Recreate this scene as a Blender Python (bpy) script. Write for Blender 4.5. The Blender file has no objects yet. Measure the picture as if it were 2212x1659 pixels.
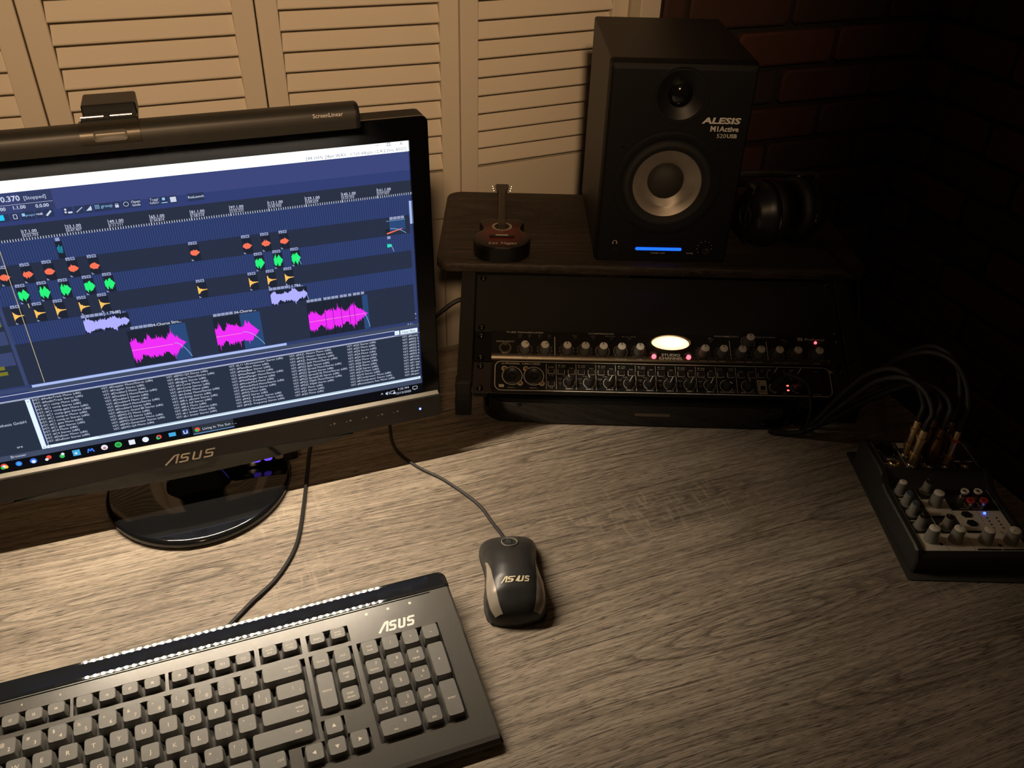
import bpy, bmesh, math, random
from mathutils import Matrix, Vector
random.seed(7)
PI = math.pi
R = math.radians
scene = bpy.context.scene
COL = scene.collection

# ------------------------------------------------------------------ camera
FPX, PITCH, ROLL, CAMH = 1835.8, 0.6091, 0.0284, 0.6703
def cam_axes():
    cp, sp = math.cos(PITCH), math.sin(PITCH)
    fwd = Vector((0, cp, -sp)); u0 = Vector((0, sp, cp)); r0 = Vector((1, 0, 0))
    return r0*math.cos(ROLL)+u0*math.sin(ROLL), u0*math.cos(ROLL)-r0*math.sin(ROLL), fwd
cr, cu_, cf = cam_axes()
cd = bpy.data.cameras.new('camera'); cam = bpy.data.objects.new('camera', cd); COL.objects.link(cam)
cam.matrix_world = Matrix(((cr.x, cu_.x, -cf.x, 0), (cr.y, cu_.y, -cf.y, 0), (cr.z, cu_.z, -cf.z, CAMH), (0, 0, 0, 1)))
cd.sensor_fit = 'HORIZONTAL'; cd.sensor_width = 36.0; cd.lens = FPX/2212*36.0
cd.clip_start = 0.01; cd.clip_end = 50
scene.camera = cam

# ------------------------------------------------------------------ world, exposure
w = bpy.data.worlds.new('world'); scene.world = w; w.use_nodes = True
bg = w.node_tree.nodes['Background']; bg.inputs[0].default_value = (1.0, 0.72, 0.46, 1); bg.inputs[1].default_value = 0.012
vs_ = scene.view_settings
vs_.view_transform = 'Standard'; vs_.look = 'None'; vs_.gamma = 1.0; vs_.exposure = 0.0; vs_.use_curve_mapping = False
LED_POWER = 9800.0            # emission strength of the chips in the monitor light bar
LAMP_POWER = 158.0          # ceiling spotlight behind the viewer

# ------------------------------------------------------------------ materials
MATS = {}
def lin(c):
    return tuple((v/255/12.92 if v/255 <= .04045 else ((v/255+.055)/1.055)**2.4) for v in c)
def mat(name, col, rough=.5, metal=0., spec=.5, coat=0., var=.12, scale=60., bump=0., emit=None, es=0., trans=0., aniso=0.):
    if name in MATS: return MATS[name]
    m = bpy.data.materials.new(name); m.use_nodes = True
    nt = m.node_tree; b = nt.nodes['Principled BSDF']
    b.inputs['Roughness'].default_value = rough; b.inputs['Metallic'].default_value = metal
    b.inputs['Specular IOR Level'].default_value = spec; b.inputs['Coat Weight'].default_value = coat
    b.inputs['Coat Roughness'].default_value = .05
    b.inputs['Transmission Weight'].default_value = trans
    if aniso: b.inputs['Anisotropic'].default_value = aniso
    if emit:
        b.inputs['Emission Color'].default_value = (*emit, 1); b.inputs['Emission Strength'].default_value = es
        b.inputs['Base Color'].default_value = (*col, 1)
    else:
        tc = nt.nodes.new('ShaderNodeTexCoord'); n = nt.nodes.new('ShaderNodeTexNoise'); mx = nt.nodes.new('ShaderNodeMix')
        mx.data_type = 'RGBA'; n.inputs['Scale'].default_value = scale; n.inputs['Detail'].default_value = 3
        nt.links.new(tc.outputs['Object'], n.inputs['Vector'])
        mx.inputs[6].default_value = (*[c*(1-var) for c in col], 1); mx.inputs[7].default_value = (*[min(1, c*(1+var)) for c in col], 1)
        nt.links.new(n.outputs['Fac'], mx.inputs[0]); nt.links.new(mx.outputs[2], b.inputs['Base Color'])
        if bump:
            bp = nt.nodes.new('ShaderNodeBump'); bp.inputs['Strength'].default_value = bump; bp.inputs['Distance'].default_value = .001
            n2 = nt.nodes.new('ShaderNodeTexNoise'); n2.inputs['Scale'].default_value = scale*12; nt.links.new(tc.outputs['Object'], n2.inputs['Vector'])
            nt.links.new(n2.outputs['Fac'], bp.inputs['Height']); nt.links.new(bp.outputs['Normal'], b.inputs['Normal'])
    MATS[name] = m
    return m
def glow(name, rgb, s=1.0):
    c = lin(rgb)
    if name in MATS: return MATS[name]
    m = bpy.data.materials.new(name); m.use_nodes = True; nt = m.node_tree
    for n in list(nt.nodes):
        if n.type != 'OUTPUT_MATERIAL': nt.nodes.remove(n)
    e = nt.nodes.new('ShaderNodeEmission'); e.inputs[0].default_value = (*c, 1); e.inputs[1].default_value = s
    nt.links.new(e.outputs[0], nt.nodes['Material Output'].inputs[0])
    MATS[name] = m
    return m

def wood(name, light, mid, dark, gs=1.0, rough=.55, figures=()):
    m = bpy.data.materials.new(name); m.use_nodes = True; nt = m.node_tree; L = nt.links
    b = nt.nodes['Principled BSDF']
    N = lambda t: nt.nodes.new(t)
    tc = N('ShaderNodeTexCoord')
    def mapped(sx, sy, off=(0, 0, 0)):
        mp = N('ShaderNodeMapping'); mp.inputs['Scale'].default_value = (sx*gs, sy*gs, 40*gs); mp.inputs['Location'].default_value = off
        L.new(src, mp.inputs[0]); return mp.outputs[0]
    def noise(vec, scale=1, detail=4, rgh=.6, dist=0):
        n = N('ShaderNodeTexNoise'); n.inputs['Scale'].default_value = scale; n.inputs['Detail'].default_value = detail
        n.inputs['Roughness'].default_value = rgh; n.inputs['Distortion'].default_value = dist; L.new(vec, n.inputs['Vector']); return n.outputs['Fac']
    def ramp(v, stops):
        r = N('ShaderNodeValToRGB'); e = r.color_ramp.elements
        e[0].position, e[0].color = stops[0][0], (*[stops[0][1]]*3, 1); e[1].position, e[1].color = stops[-1][0], (*[stops[-1][1]]*3, 1)
        for p, c in stops[1:-1]:
            q = e.new(p); q.color = (c, c, c, 1)
        L.new(v, r.inputs[0]); return r.outputs[0]
    def math_(op, a, b2):
        q = N('ShaderNodeMath'); q.operation = op
        for i, v in enumerate((a, b2)):
            if isinstance(v, (int, float)): q.inputs[i].default_value = v
            else: L.new(v, q.inputs[i])
        return q.outputs[0]
    def mixc(f, a, b2, bt='MIX'):
        q = N('ShaderNodeMix'); q.data_type = 'RGBA'; q.blend_type = bt
        if isinstance(f, (int, float)): q.inputs[0].default_value = f
        else: L.new(f, q.inputs[0])
        for i, v in ((6, a), (7, b2)):
            if isinstance(v, tuple): q.inputs[i].default_value = (*v, 1)
            else: L.new(v, q.inputs[i])
        return q.outputs[2]
    src = tc.outputs['Object']
    # gentle waviness of the grain
    sep = N('ShaderNodeSeparateXYZ'); L.new(src, sep.inputs[0])
    wav = noise(mapped(1.6, 5), 1, 2, .5)
    y2 = math_('ADD', sep.outputs['Y'], math_('MULTIPLY', math_('SUBTRACT', wav, .5), .045/gs))
    cmb = N('ShaderNodeCombineXYZ'); L.new(sep.outputs['X'], cmb.inputs[0]); L.new(y2, cmb.inputs[1]); L.new(sep.outputs['Z'], cmb.inputs[2])
    src = cmb.outputs[0]
    band = noise(mapped(1.1, 13), 1, 3, .55)
    fine = noise(mapped(11, 520), 1, 4, .65)
    mid_s = noise(mapped(5, 150), 1, 3, .6)
    blot = noise(mapped(3.2, 8, (5, 8, 0)), 1, 3, .6)
    pore = noise(mapped(70, 1150), 1, 2, .5)
    # cathedral lines
    ca = noise(mapped(.50, 7.2, (4.4, 1.7, 0)), 1, .6, .4)
    ph = math_('ADD', math_('MULTIPLY', ca, 34), math_('MULTIPLY', fine, .25))
    cs = math_('FRACT', ph, 0)
    cline = ramp(cs, [(0, 1), (.16, .6), (.42, 0), (.93, 0), (1, 1)])
    cmask = ramp(ca, [(.50, 0), (.56, 1)])
    cline = math_('MULTIPLY', cline, cmask)
    for (fx, fy, fa, fb, fk) in figures:      # nested arches of the grain
        dx = math_('MULTIPLY', math_('SUBTRACT', sep.outputs['X'], fx), 1/fa); dy = math_('MULTIPLY', math_('SUBTRACT', y2, fy), 1/fb)
        rr = math_('SQRT', math_('ADD', math_('MULTIPLY', dx, dx), math_('MULTIPLY', dy, dy)), 0)
        rr2 = math_('ADD', rr, math_('MULTIPLY', mid_s, .10))
        ln_ = ramp(math_('FRACT', math_('MULTIPLY', rr2, fk), 0), [(0, 1), (.20, .55), (.5, 0), (.92, 0), (1, 1)])
        cline = math_('MAXIMUM', cline, math_('MULTIPLY', ln_, ramp(rr, [(.72, 1), (1.05, 0)])))
    # saw marks across the grain
    saw = ramp(noise(mapped(190, 34, (2, 2, 0)), 1, 2, .5), [(.56, 0), (.66, 1)])
    sawm = ramp(noise(mapped(4.5, 9, (7, 3, 0)), 1, 1, .5), [(.56, 0), (.70, 1)])
    saw = math_('MULTIPLY', saw, sawm)
    lines = noise(mapped(5.5, 330, (1, 6, 0)), 1, 3, .6)
    col = mixc(ramp(band, [(.30, 0), (.70, 1)]), mid, light)
    col = mixc(math_('MULTIPLY', ramp(blot, [(.40, 0), (.66, 1)]), .60), col, tuple(c*.55 for c in mid))
    col = mixc(math_('MULTIPLY', ramp(mid_s, [(.36, 1), (.58, 0)]), .40), col, dark)
    col = mixc(math_('MULTIPLY', ramp(fine, [(.36, 1), (.52, 0)]), .62), col, dark)
    col = mixc(math_('MULTIPLY', ramp(lines, [(.33, 1), (.41, 0)]), .75), col, tuple(c*.6 for c in dark))
    col = mixc(math_('MULTIPLY', cline, .62), col, tuple(c*.7 for c in dark))
    col = mixc(math_('MULTIPLY', ramp(lines, [(.60, 0), (.70, 1)]), .30), col, tuple(min(1, c*1.25) for c in light))
    col = mixc(math_('MULTIPLY', ramp(pore, [(.60, 0), (.68, 1)]), .40), col, tuple(min(1, c*1.30) for c in light))
    col = mixc(math_('MULTIPLY', ramp(pore, [(.34, 1), (.42, 0)]), .8), col, tuple(c*.5 for c in dark))
    col = mixc(math_('MULTIPLY', saw, .20), col, tuple(min(1, c*1.25) for c in light))
    L.new(col, b.inputs['Base Color'])
    b.inputs['Roughness'].default_value = rough; b.inputs['Specular IOR Level'].default_value = .35
    h = math_('SUBTRACT', math_('MULTIPLY', fine, .7), math_('MULTIPLY', ramp(pore, [(.33, 1), (.41, 0)]), .5))
    bp = N('ShaderNodeBump'); bp.inputs['Strength'].default_value = .6; bp.inputs['Distance'].default_value = .0005
    L.new(h, bp.inputs['Height']); L.new(bp.outputs['Normal'], b.inputs['Normal'])
    return m

# ------------------------------------------------------------------ geometry helpers
def rrect(x0, x1, y0, y1, r, seg=3):
    r = max(0, min(r, (x1-x0)/2-1e-6, (y1-y0)/2-1e-6))
    if r <= 1e-7: return [(x0, y0), (x1, y0), (x1, y1), (x0, y1)]
    out = []
    for cx, cy, a0 in ((x1-r, y0+r, -90), (x1-r, y1-r, 0), (x0+r, y1-r, 90), (x0+r, y0+r, 180)):
        for i in range(seg+1):
            a = R(a0+90*i/seg); out.append((cx+r*math.cos(a), cy+r*math.sin(a)))
    return out
def frame(o, x, z):
    x = Vector(x).normalized(); z = Vector(z); z = (z-x*z.dot(x)).normalized(); y = z.cross(x)
    return Matrix(((x.x, y.x, z.x, o[0]), (x.y, y.y, z.y, o[1]), (x.z, y.z, z.z, o[2]), (0, 0, 0, 1)))
def catmull(pts, k=6):
    P = [Vector(p) for p in pts]; P = [P[0]*2-P[1]]+P+[P[-1]*2-P[-2]]; out = []
    for i in range(1, len(P)-2):
        a, b, c, d = P[i-1:i+3]
        for j in range(k):
            t = j/k
            out.append(.5*((2*b)+(c-a)*t+(2*a-5*b+4*c-d)*t*t+(3*b-a-3*c+d)*t**3))
    out.append(P[-2]); return out
class MB:
    def __init__(s, M=None): s.v = []; s.f = []; s.M = M
    def raw(s, vs, fs, M=None):
        o = len(s.v)
        for p in vs:
            p = Vector(p)
            if M is not None: p = M @ p
            if s.M is not None: p = s.M @ p
            s.v.append(p)
        s.f += [tuple(i+o for i in f) for f in fs]; return s
    def loft(s, rings, cap0=True, cap1=True, closed=True, M=None):
        n = len(rings[0]); vs = [p for r in rings for p in r]; fs = []
        for k in range(len(rings)-1):
            for i in range(n if closed else n-1):
                j = (i+1) % n; fs.append((k*n+i, k*n+j, (k+1)*n+j, (k+1)*n+i))
        if cap0: fs.append(tuple(range(n-1, -1, -1)))
        if cap1: fs.append(tuple((len(rings)-1)*n+i for i in range(n)))
        return s.raw(vs, fs, M)
    def box(s, x0, x1, y0, y1, z0, z1, b=0, r=None, seg=1, M=None):
        if b <= 0 and not r:
            q = [(x0, y0), (x1, y0), (x1, y1), (x0, y1)]
            return s.loft([[(a, c, z) for a, c in q] for z in (z0, z1)], M=M)
        r = b if r is None else r
        def ring(i, z): return [(a, c, z) for a, c in rrect(x0+i, x1-i, y0+i, y1-i, max(r-i, 1e-5), seg)]
        rs = [ring(b, z0), ring(0, z0+b), ring(0, z1-b), ring(b, z1)] if b > 0 else [ring(0, z0), ring(0, z1)]
        return s.loft(rs, M=M)
    def lathe(s, prof, n=24, M=None, sx=1, sy=1, cap=True):
        rs = [[(r*math.cos(2*PI*i/n)*sx, r*math.sin(2*PI*i/n)*sy, z) for i in range(n)] for r, z in prof]
        return s.loft(rs, cap and prof[0][0] > 1e-6, cap and prof[-1][0] > 1e-6, M=M)
    def prism(s, poly, z0, z1, M=None):
        return s.loft([[(a, b, z) for a, b in poly] for z in (z0, z1)], M=M)
    def poly(s, pts, z=0, M=None):
        return s.raw([(a, b, z) for a, b in pts], [tuple(range(len(pts)))], M)
    def rect(s, x0, x1, y0, y1, z=0, M=None): return s.poly([(x0, y0), (x1, y0), (x1, y1), (x0, y1)], z, M)
    def ring2(s, outer, inner, z=0, M=None):
        n = len(outer); return s.raw([(a, b, z) for a, b in outer]+[(a, b, z) for a, b in inner], [(i, (i+1) % n, n+(i+1) % n, n+i) for i in range(n)], M)
    def tube(s, pts, r, n=8, M=None, smooth=6):
        P = catmull(pts, smooth) if smooth else [Vector(p) for p in pts]
        rings = []; up = Vector((0, 0, 1)); prev = None
        for i, p in enumerate(P):
            d = (P[min(i+1, len(P)-1)]-P[max(i-1, 0)]).normalized()
            if prev is None:
                a = up.cross(d)
                if a.length < .1: a = Vector((1, 0, 0)).cross(d)
            else: a = prev-d*prev.dot(d)
            a.normalize(); prev = a; b = d.cross(a)
            rr = r(i/(len(P)-1)) if callable(r) else r
            rings.append([tuple(p+(a*math.cos(2*PI*k/n)+b*math.sin(2*PI*k/n))*rr) for k in range(n)])
        return s.loft(rings, M=M)
    def line(s, pts, w, z=0, M=None):       # flat poly-line of width w in the xy plane
        for (x0, y0), (x1, y1) in zip(pts[:-1], pts[1:]):
            d = math.hypot(x1-x0, y1-y0) or 1; nx, ny = -(y1-y0)/d*w/2, (x1-x0)/d*w/2
            s.poly([(x0+nx, y0+ny), (x0-nx, y0-ny), (x1-nx, y1-ny), (x1+nx, y1+ny)], z, M)
        return s
    def arc(s, cx, cy, r, w, a0, a1, z=0, n=14, M=None):
        return s.line([(cx+r*math.cos(R(a0+(a1-a0)*i/n)), cy+r*math.sin(R(a0+(a1-a0)*i/n))) for i in range(n+1)], w, z, M)
    def disc(s, cx, cy, r, z=0, n=14, M=None, sy=1): return s.poly([(cx+r*math.cos(2*PI*i/n), cy+r*math.sin(2*PI*i/n)*sy) for i in range(n)], z, M)
    def text(s, body, x, y, h=None, w=None, size=None, z=0, al='C', shear=0, bold=0, M=None, rot=0, spacing=1):
        vs, fs = text_geo(body, shear, bold, spacing)
        if not vs: return s
        x0 = min(v[0] for v in vs); x1 = max(v[0] for v in vs); y0 = min(v[1] for v in vs); y1 = max(v[1] for v in vs)
        if size: k = size; ky0 = 0
        else: k = h/(y1-y0); ky0 = (y0+y1)/2
        kx = w/(x1-x0) if w else k
        ax = {'C': (x0+x1)/2, 'L': x0, 'R': x1}[al]
        ca, sa = math.cos(rot), math.sin(rot)
        out = []
        for a, b in vs:
            px, py = (a-ax)*kx, (b-ky0)*k
            out.append((x+px*ca-py*sa, y+px*sa+py*ca, z))
        return s.raw(out, fs, M)
    def build(s, name, m, parent=None, smooth=40, recalc=True):
        me = bpy.data.meshes.new(name); me.from_pydata([tuple(v) for v in s.v], [], s.f)
        if recalc:
            bm = bmesh.new(); bm.from_mesh(me); bmesh.ops.recalc_face_normals(bm, faces=bm.faces); bm.to_mesh(me); bm.free()
        if smooth:
            me.polygons.foreach_set('use_smooth', [True]*len(me.polygons)); me.set_sharp_from_angle(angle=R(smooth))
        me.materials.append(m if not isinstance(m, str) else MATS[m])
        return obj(name, me, parent)
TG = {}
def text_geo(body, shear=0, bold=0, spacing=1):
    k = (body, shear, bold, spacing)
    if k in TG: return TG[k]
    c = bpy.data.curves.new('t', 'FONT'); c.body = body; c.size = 1; c.shear = shear; c.offset = bold; c.resolution_u = 2; c.space_character = spacing
    o = bpy.data.objects.new('t', c); me = bpy.data.meshes.new_from_object(o)
    vs = [(v.co.x, v.co.y) for v in me.vertices]; fs = [tuple(p.vertices) for p in me.polygons]
    bpy.data.objects.remove(o); bpy.data.curves.remove(c); bpy.data.meshes.remove(me)
    TG[k] = (vs, fs); return TG[k]
def obj(name, me, parent=None):
    o = bpy.data.objects.new(name, me); COL.objects.link(o)
    if parent is not None: o.parent = parent
    return o
def tag(o, label, cat, group=None):
    o['label'] = label; o['category'] = cat
    if group: o['group'] = group
    return o
def thing(name, label, cat, M=None, group=None):
    o = bpy.data.objects.new(name, None); COL.objects.link(o); o.empty_display_size = .02
    if M is not None: o.matrix_world = M
    return tag(o, label, cat, group)
def struct(o): o['kind'] = 'structure'; return o
def part(o, **k): return o
def TR(x=0, y=0, z=0, yaw=0): return Matrix.Translation((x, y, z)) @ Matrix.Rotation(yaw, 4, 'Z')

# ------------------------------------------------------------------ shared materials
mat('black_plastic', (.012, .012, .012), .42, var=.2, scale=80)
mat('black_gloss', (.006, .006, .0065), .09, coat=.5, var=.1)
mat('black_matte', (.014, .013, .012), .6, bump=.25, scale=90)
mat('steel_black', (.020, .0195, .018), .45, spec=.5, bump=.3, scale=120)
mat('rubber', (.012, .012, .012), .75)
mat('cable_black', (.016, .015, .014), .5, spec=.4)
mat('chrome', (.75, .72, .66), .18, metal=1)
mat('screw_black', (.03, .03, .03), .22, metal=.8)
mat('brass', (.80, .60, .34), .30, metal=1)
mat('copper_dark', (.20, .11, .06), .34, metal=1)
mat('nickel', (.66, .60, .50), .2, metal=1)
mat('print_white', (.74, .72, .66), .5)
mat('print_grey', (.62, .60, .55), .5)
mat('print_cream', (.72, .66, .55), .5)
mat('paint_cream', (.66, .58, .46), .5, var=.03, scale=8)

# ------------------------------------------------------------------ the room
Y0 = R(21.3)
FLOOR, CEIL = -.745, 1.655
RM = Matrix.Rotation(Y0, 4, 'Z')
def room(o): o.matrix_world = RM; return struct(o)
mat('floor_dark', (.05, .035, .025), .6, scale=4)
mat('ceiling_paint', (.55, .52, .46), .7, var=.03)
mat('wall_paint', (.45, .40, .32), .7, var=.04)
mat('mortar', (.018, .014, .010), .9, bump=.6, scale=40)
def brick_material():
    m = bpy.data.materials.new('brick_red'); m.use_nodes = True; nt = m.node_tree; L = nt.links; b = nt.nodes['Principled BSDF']
    tc = nt.nodes.new('ShaderNodeTexCoord'); oi = nt.nodes.new('ShaderNodeObjectInfo')
    n = nt.nodes.new('ShaderNodeTexNoise'); n.inputs['Scale'].default_value = 30; n.inputs['Detail'].default_value = 5
    L.new(tc.outputs['Object'], n.inputs['Vector'])
    r = nt.nodes.new('ShaderNodeValToRGB'); e = r.color_ramp.elements
    e[0].position = 0; e[0].color = (.034, .020, .014, 1); e[1].position = 1; e[1].color = (.095, .032, .018, 1)
    q = e.new(.45); q.color = (.070, .025, .014, 1)
    L.new(oi.outputs['Random'], r.inputs[0])
    mx = nt.nodes.new('ShaderNodeMix'); mx.data_type = 'RGBA'; mx.blend_type = 'MULTIPLY'; mx.inputs[0].default_value = .7
    L.new(r.outputs[0], mx.inputs[6]); L.new(n.outputs['Color'], mx.inputs[7]); 
    ad = nt.nodes.new('ShaderNodeMix'); ad.data_type = 'RGBA'; ad.inputs[0].default_value = .5; L.new(mx.outputs[2], ad.inputs[6]); L.new(r.outputs[0], ad.inputs[7])
    L.new(ad.outputs[2], b.inputs['Base Color']); b.inputs['Roughness'].default_value = .85
    bp = nt.nodes.new('ShaderNodeBump'); bp.inputs['Strength'].default_value = .6; bp.inputs['Distance'].default_value = .002
    L.new(n.outputs['Fac'], bp.inputs['Height']); L.new(bp.outputs['Normal'], b.inputs['Normal'])
    MATS['brick_red'] = m
brick_material()
D = 1.335           # distance of the closet wall along the room axis
SC = 1.370          # corner of the two brick walls
room(MB().box(-2.2, SC+.1, -2.4, D+.75, FLOOR-.05, FLOOR).build('floor', 'floor_dark', smooth=0))
room(MB().box(-2.2, SC+.1, -2.4, D+.75, CEIL, CEIL+.05).build('ceiling', 'ceiling_paint', smooth=0))
wb = MB()
wb.box(.762, SC+.1, D, D+.1, FLOOR, CEIL)          # brick part
wb.box(-2.2, -.53, D, D+.1, FLOOR, CEIL); wb.box(-.53, .762, D, D+.1, 1.32, CEIL)
wb.box(-.6, .8, D+.55, D+.6, FLOOR, CEIL)          # closet back
wall_back = room(wb.build('wall_back', 'mortar', smooth=0))
wall_right = room(MB().box(SC, SC+.1, -.6, D, FLOOR, CEIL).build('wall_right', 'mortar', smooth=0))
ROW, BL, JT = .069, .2125, .011
BCACHE = {}
def brick(parent, kind, a0, a1, z0, proud):
    ln = round(a1-a0, 3)
    key = (kind, ln)
    if key not in BCACHE:
        mb = MB(); hh = ROW-JT
        rings = []
        for t, ins in ((-.010, 0), (.006, 0), (.0095, .004)):
            rings.append([(x, t, z) for x, z in rrect(-ln/2+ins, ln/2-ins, -hh/2+ins, hh/2-ins, .006, 1)])
        if kind == 'b': M = Matrix.Rotation(PI, 4, 'Z')
        else: M = Matrix.Rotation(PI/2, 4, 'Z')
        o = mb.loft(rings, M=M).build('brick', 'brick_red', smooth=30); me = o.data; bpy.data.objects.remove(o); BCACHE[key] = me
    o = obj('brick', BCACHE[key], parent)
    c = (a0+a1)/2; zz = z0+ROW/2
    o.location = (c, D-.004-proud, zz) if kind == 'b' else (SC-.004-proud, c, zz)
    o.rotation_euler = (random.uniform(-.01, .01), random.uniform(-.012, .012), random.uniform(-.008, .008))
for r in range(-13, 22):
    z0 = .0615+ROW*r
    if z0 < FLOOR or z0+ROW > CEIL: continue
    st = (1.031 if r % 2 == 0 else 1.138)-BL*2
    s = st
    while s < SC-.02:
        a, b = max(s, .766), min(s+BL-JT, SC-.006)
        if b-a > .03: brick(wall_back, 'b', a, b, z0, random.uniform(-.002, .003))
        s += BL
    s = (1.247 if r % 2 == 0 else 1.123)+BL
    while s > -.45:
        b, a = min(s, D-.012), s-BL+JT
        if b-a > .03: brick(wall_right, 'r', a, b, z0, random.uniform(-.002, .003))
        s -= BL
# casing beside the doors
room(MB().box(.724, .7615, D-.012, D+.1, FLOOR, 1.36, .002).build('trim_1', 'paint_cream', smooth=0))
room(MB().box(-.55, .7615, D-.012, D+.1, 1.312, 1.36, .002).build('trim_2', 'paint_cream', smooth=0))
# louvred bifold leaves
def leaf(idx, s0, n0, s1, n1):
    wdt = math.hypot(s1-s0, n1-n0)-.002; yaw = math.atan2(n1-n0, s1-s0)
    M = RM @ Matrix.Translation((s0+.001*math.cos(yaw), n0, FLOOR+.012)) @ Matrix.Rotation(yaw, 4, 'Z')
    d = bpy.data.objects.new('door_%d' % idx, None); COL.objects.link(d); d.empty_display_size = .02; d.matrix_world = M; struct(d)
    zb = FLOOR+.012; ZT = 1.30
    st = .0305; th = .028
    for x0 in (0, wdt-st): MB().box(x0, x0+st, 0, th, 0, ZT-zb, .0012).build('stile', 'paint_cream', d, smooth=0)
    for a, b in ((0, .11), (.0535-zb, .1372-zb), (ZT-.1-zb, ZT-zb)):
        MB().box(st, wdt-st, .0008, th-.0008, a, b, .001).build('rail', 'paint_cream', d, smooth=0)
    MB().box(st, wdt-st, .010, .018, .11, .0535-zb-.0035).build('panel', 'paint_cream', d, smooth=0)
    # slats lean outwards at the bottom
    pr = [(.0025, .0000), (.0015, .0014), (.0016, .0030), (.0195, .0335), (.0255, .0325), (.0065, .0000)]
    me = None; z = .1382+.0012; 
    while z < ZT-.1-.02:
        if me is None:
            o = MB().loft([[(x, a, b) for a, b in pr] for x in (st, wdt-st)]).build('slat', 'paint_cream', d, smooth=0); me = o.data
        else: o = obj('slat', me, d)
        o.location = (0, 0, z+.0025-zb); z += .02925
leaf(1, -.487, 1.336, -.1865, 1.3246)
leaf(2, -.186, 1.3246, .1135, 1.335)
leaf(3, .114, 1.338, .4165, 1.335)
leaf(4, .417, 1.335, .7225, 1.362)
# spotlight on the ceiling behind the viewer, turned to the closet doors
LZ = 1.47
sp = thing('ceiling_spotlight', 'black ceiling spotlight turned towards the closet doors', 'lamp', RM @ Matrix.Translation((-.380, -1.14, CEIL)))
aim = Vector((.45, 2.475, -.74)).normalized()
SF = frame((0, 0, LZ-CEIL), aim.cross(Vector((0, 0, 1))), aim)
MB().lathe([(.05, 0), (.05, -.018), (.03, -.024), (0, -.024)], 28).build('ceiling_plate', 'steel_black', sp)
MB().tube([(0, 0, -.02), (0, -.02, -.10), (0, -.015, LZ-CEIL-.0)], .006, 10).build('stem', 'steel_black', sp)
MB(SF).lathe([(.02, -.10), (.06, -.08), (.105, .05), (.103, .05), (.058, -.07), (.0, -.075)], 32, cap=False).build('shade', 'steel_black', sp)
MB(SF).lathe([(.100, .030), (.07, .040), (0, .044)], 32).build('diffuser', mat('bulb_glass', (.9, .8, .6), .3, emit=(1.0, .66, .36), es=8), sp)
ld = bpy.data.lights.new('spot_light', 'SPOT'); ld.energy = LAMP_POWER; ld.color = (1.0, .65, .37); ld.spot_size = R(50); ld.spot_blend = 1.0; ld.shadow_soft_size = .09
lo = bpy.data.objects.new('spot_light', ld); COL.objects.link(lo); lo.parent = sp
lo.matrix_local = SF @ Matrix.Translation((0, 0, .055)) @ Matrix.Rotation(PI, 4, 'X')

# ------------------------------------------------------------------ desk
DESK_WOOD = wood('desk_wood', (.42, .35, .272), (.29, .236, .180), (.070, .054, .040), figures=((.43, .618, .17, .022, 4.2), (.45, .432, .22, .032, 5.5), (.60, .335, .22, .026, 5), (-.157, .672, .17, .016, 3), (.12, .25, .2, .026, 4), (.43, .735, .2, .02, 3), (.15, .70, .2, .014, 3)))
SHELF_WOOD = wood('shelf_wood', (.095, .070, .050), (.062, .046, .033), (.020, .015, .011), gs=1.3)
desk = thing('desk', 'wide wooden desk top with weathered brown oak grain under all the gear', 'desk', RM @ Matrix.Translation((0, 0, FLOOR)))
H = -FLOOR
MB().box(-.95, .836, .08, 1.0187, H-.025, H, .002).build('desktop', DESK_WOOD, desk, smooth=0)
for sx in (-.90, .786):
    for sy in (.13, .968): MB().box(sx-.025, sx+.025, sy-.025, sy+.025, 0, H-.025, .002).build('leg', 'steel_black', desk, smooth=0)
for sx in (-.90, .786): MB().box(sx-.015, sx+.015, .155, .943, H-.065, H-.0255, .002).build('side_rail', 'steel_black', desk, smooth=0)

# ------------------------------------------------------------------ monitor
MYAW, MTILT = R(21.524), R(2.44)
me_ = Vector((math.cos(MYAW), math.sin(MYAW), 0)); mn_ = Vector((-math.sin(MYAW), math.cos(MYAW), 0))
mu_ = Vector((0, 0, 1))*math.cos(MTILT)+mn_*math.sin(MTILT)
MP = Vector((-.1037, .8039, .0960))
SW = frame(MP, me_, me_.cross(mu_))                      # screen frame: x right, y up, z to the viewer, origin bottom right
MT = TR(-.357, .735, 0, MYAW)
SL = MT.inverted() @ SW
mon = thing('computer_monitor', 'large black widescreen monitor showing a music editing timeline', 'monitor', MT)
WS, HS = .5217, .2931
def SX(x): return (x-1920)*.0002717
def SY(y): return (1080-y)*.0002714
# base and neck
b = MB(); b.lathe([(.094, 0), (.100, .0015), (.1015, .006), (.100, .0095), (.096, .0112), (.05, .0125), (0.0, .013)], 72)
b.build('base', 'black_gloss', mon, smooth=50)
nk = MB()
nk.loft([[(a, c, z) for a, c in rrect(-hw, hw, -hd+oy, hd+oy, .014, 4)] for z, hw, hd, oy in ((.0125, .036, .030, .006), (.018, .033, .028, .006), (.030, .027, .024, .008), (.060, .026, .022, .012), (.105, .028, .020, .020), (.20, .030, .016, .030))])
nk.build('neck', 'black_gloss', mon, smooth=50)
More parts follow.
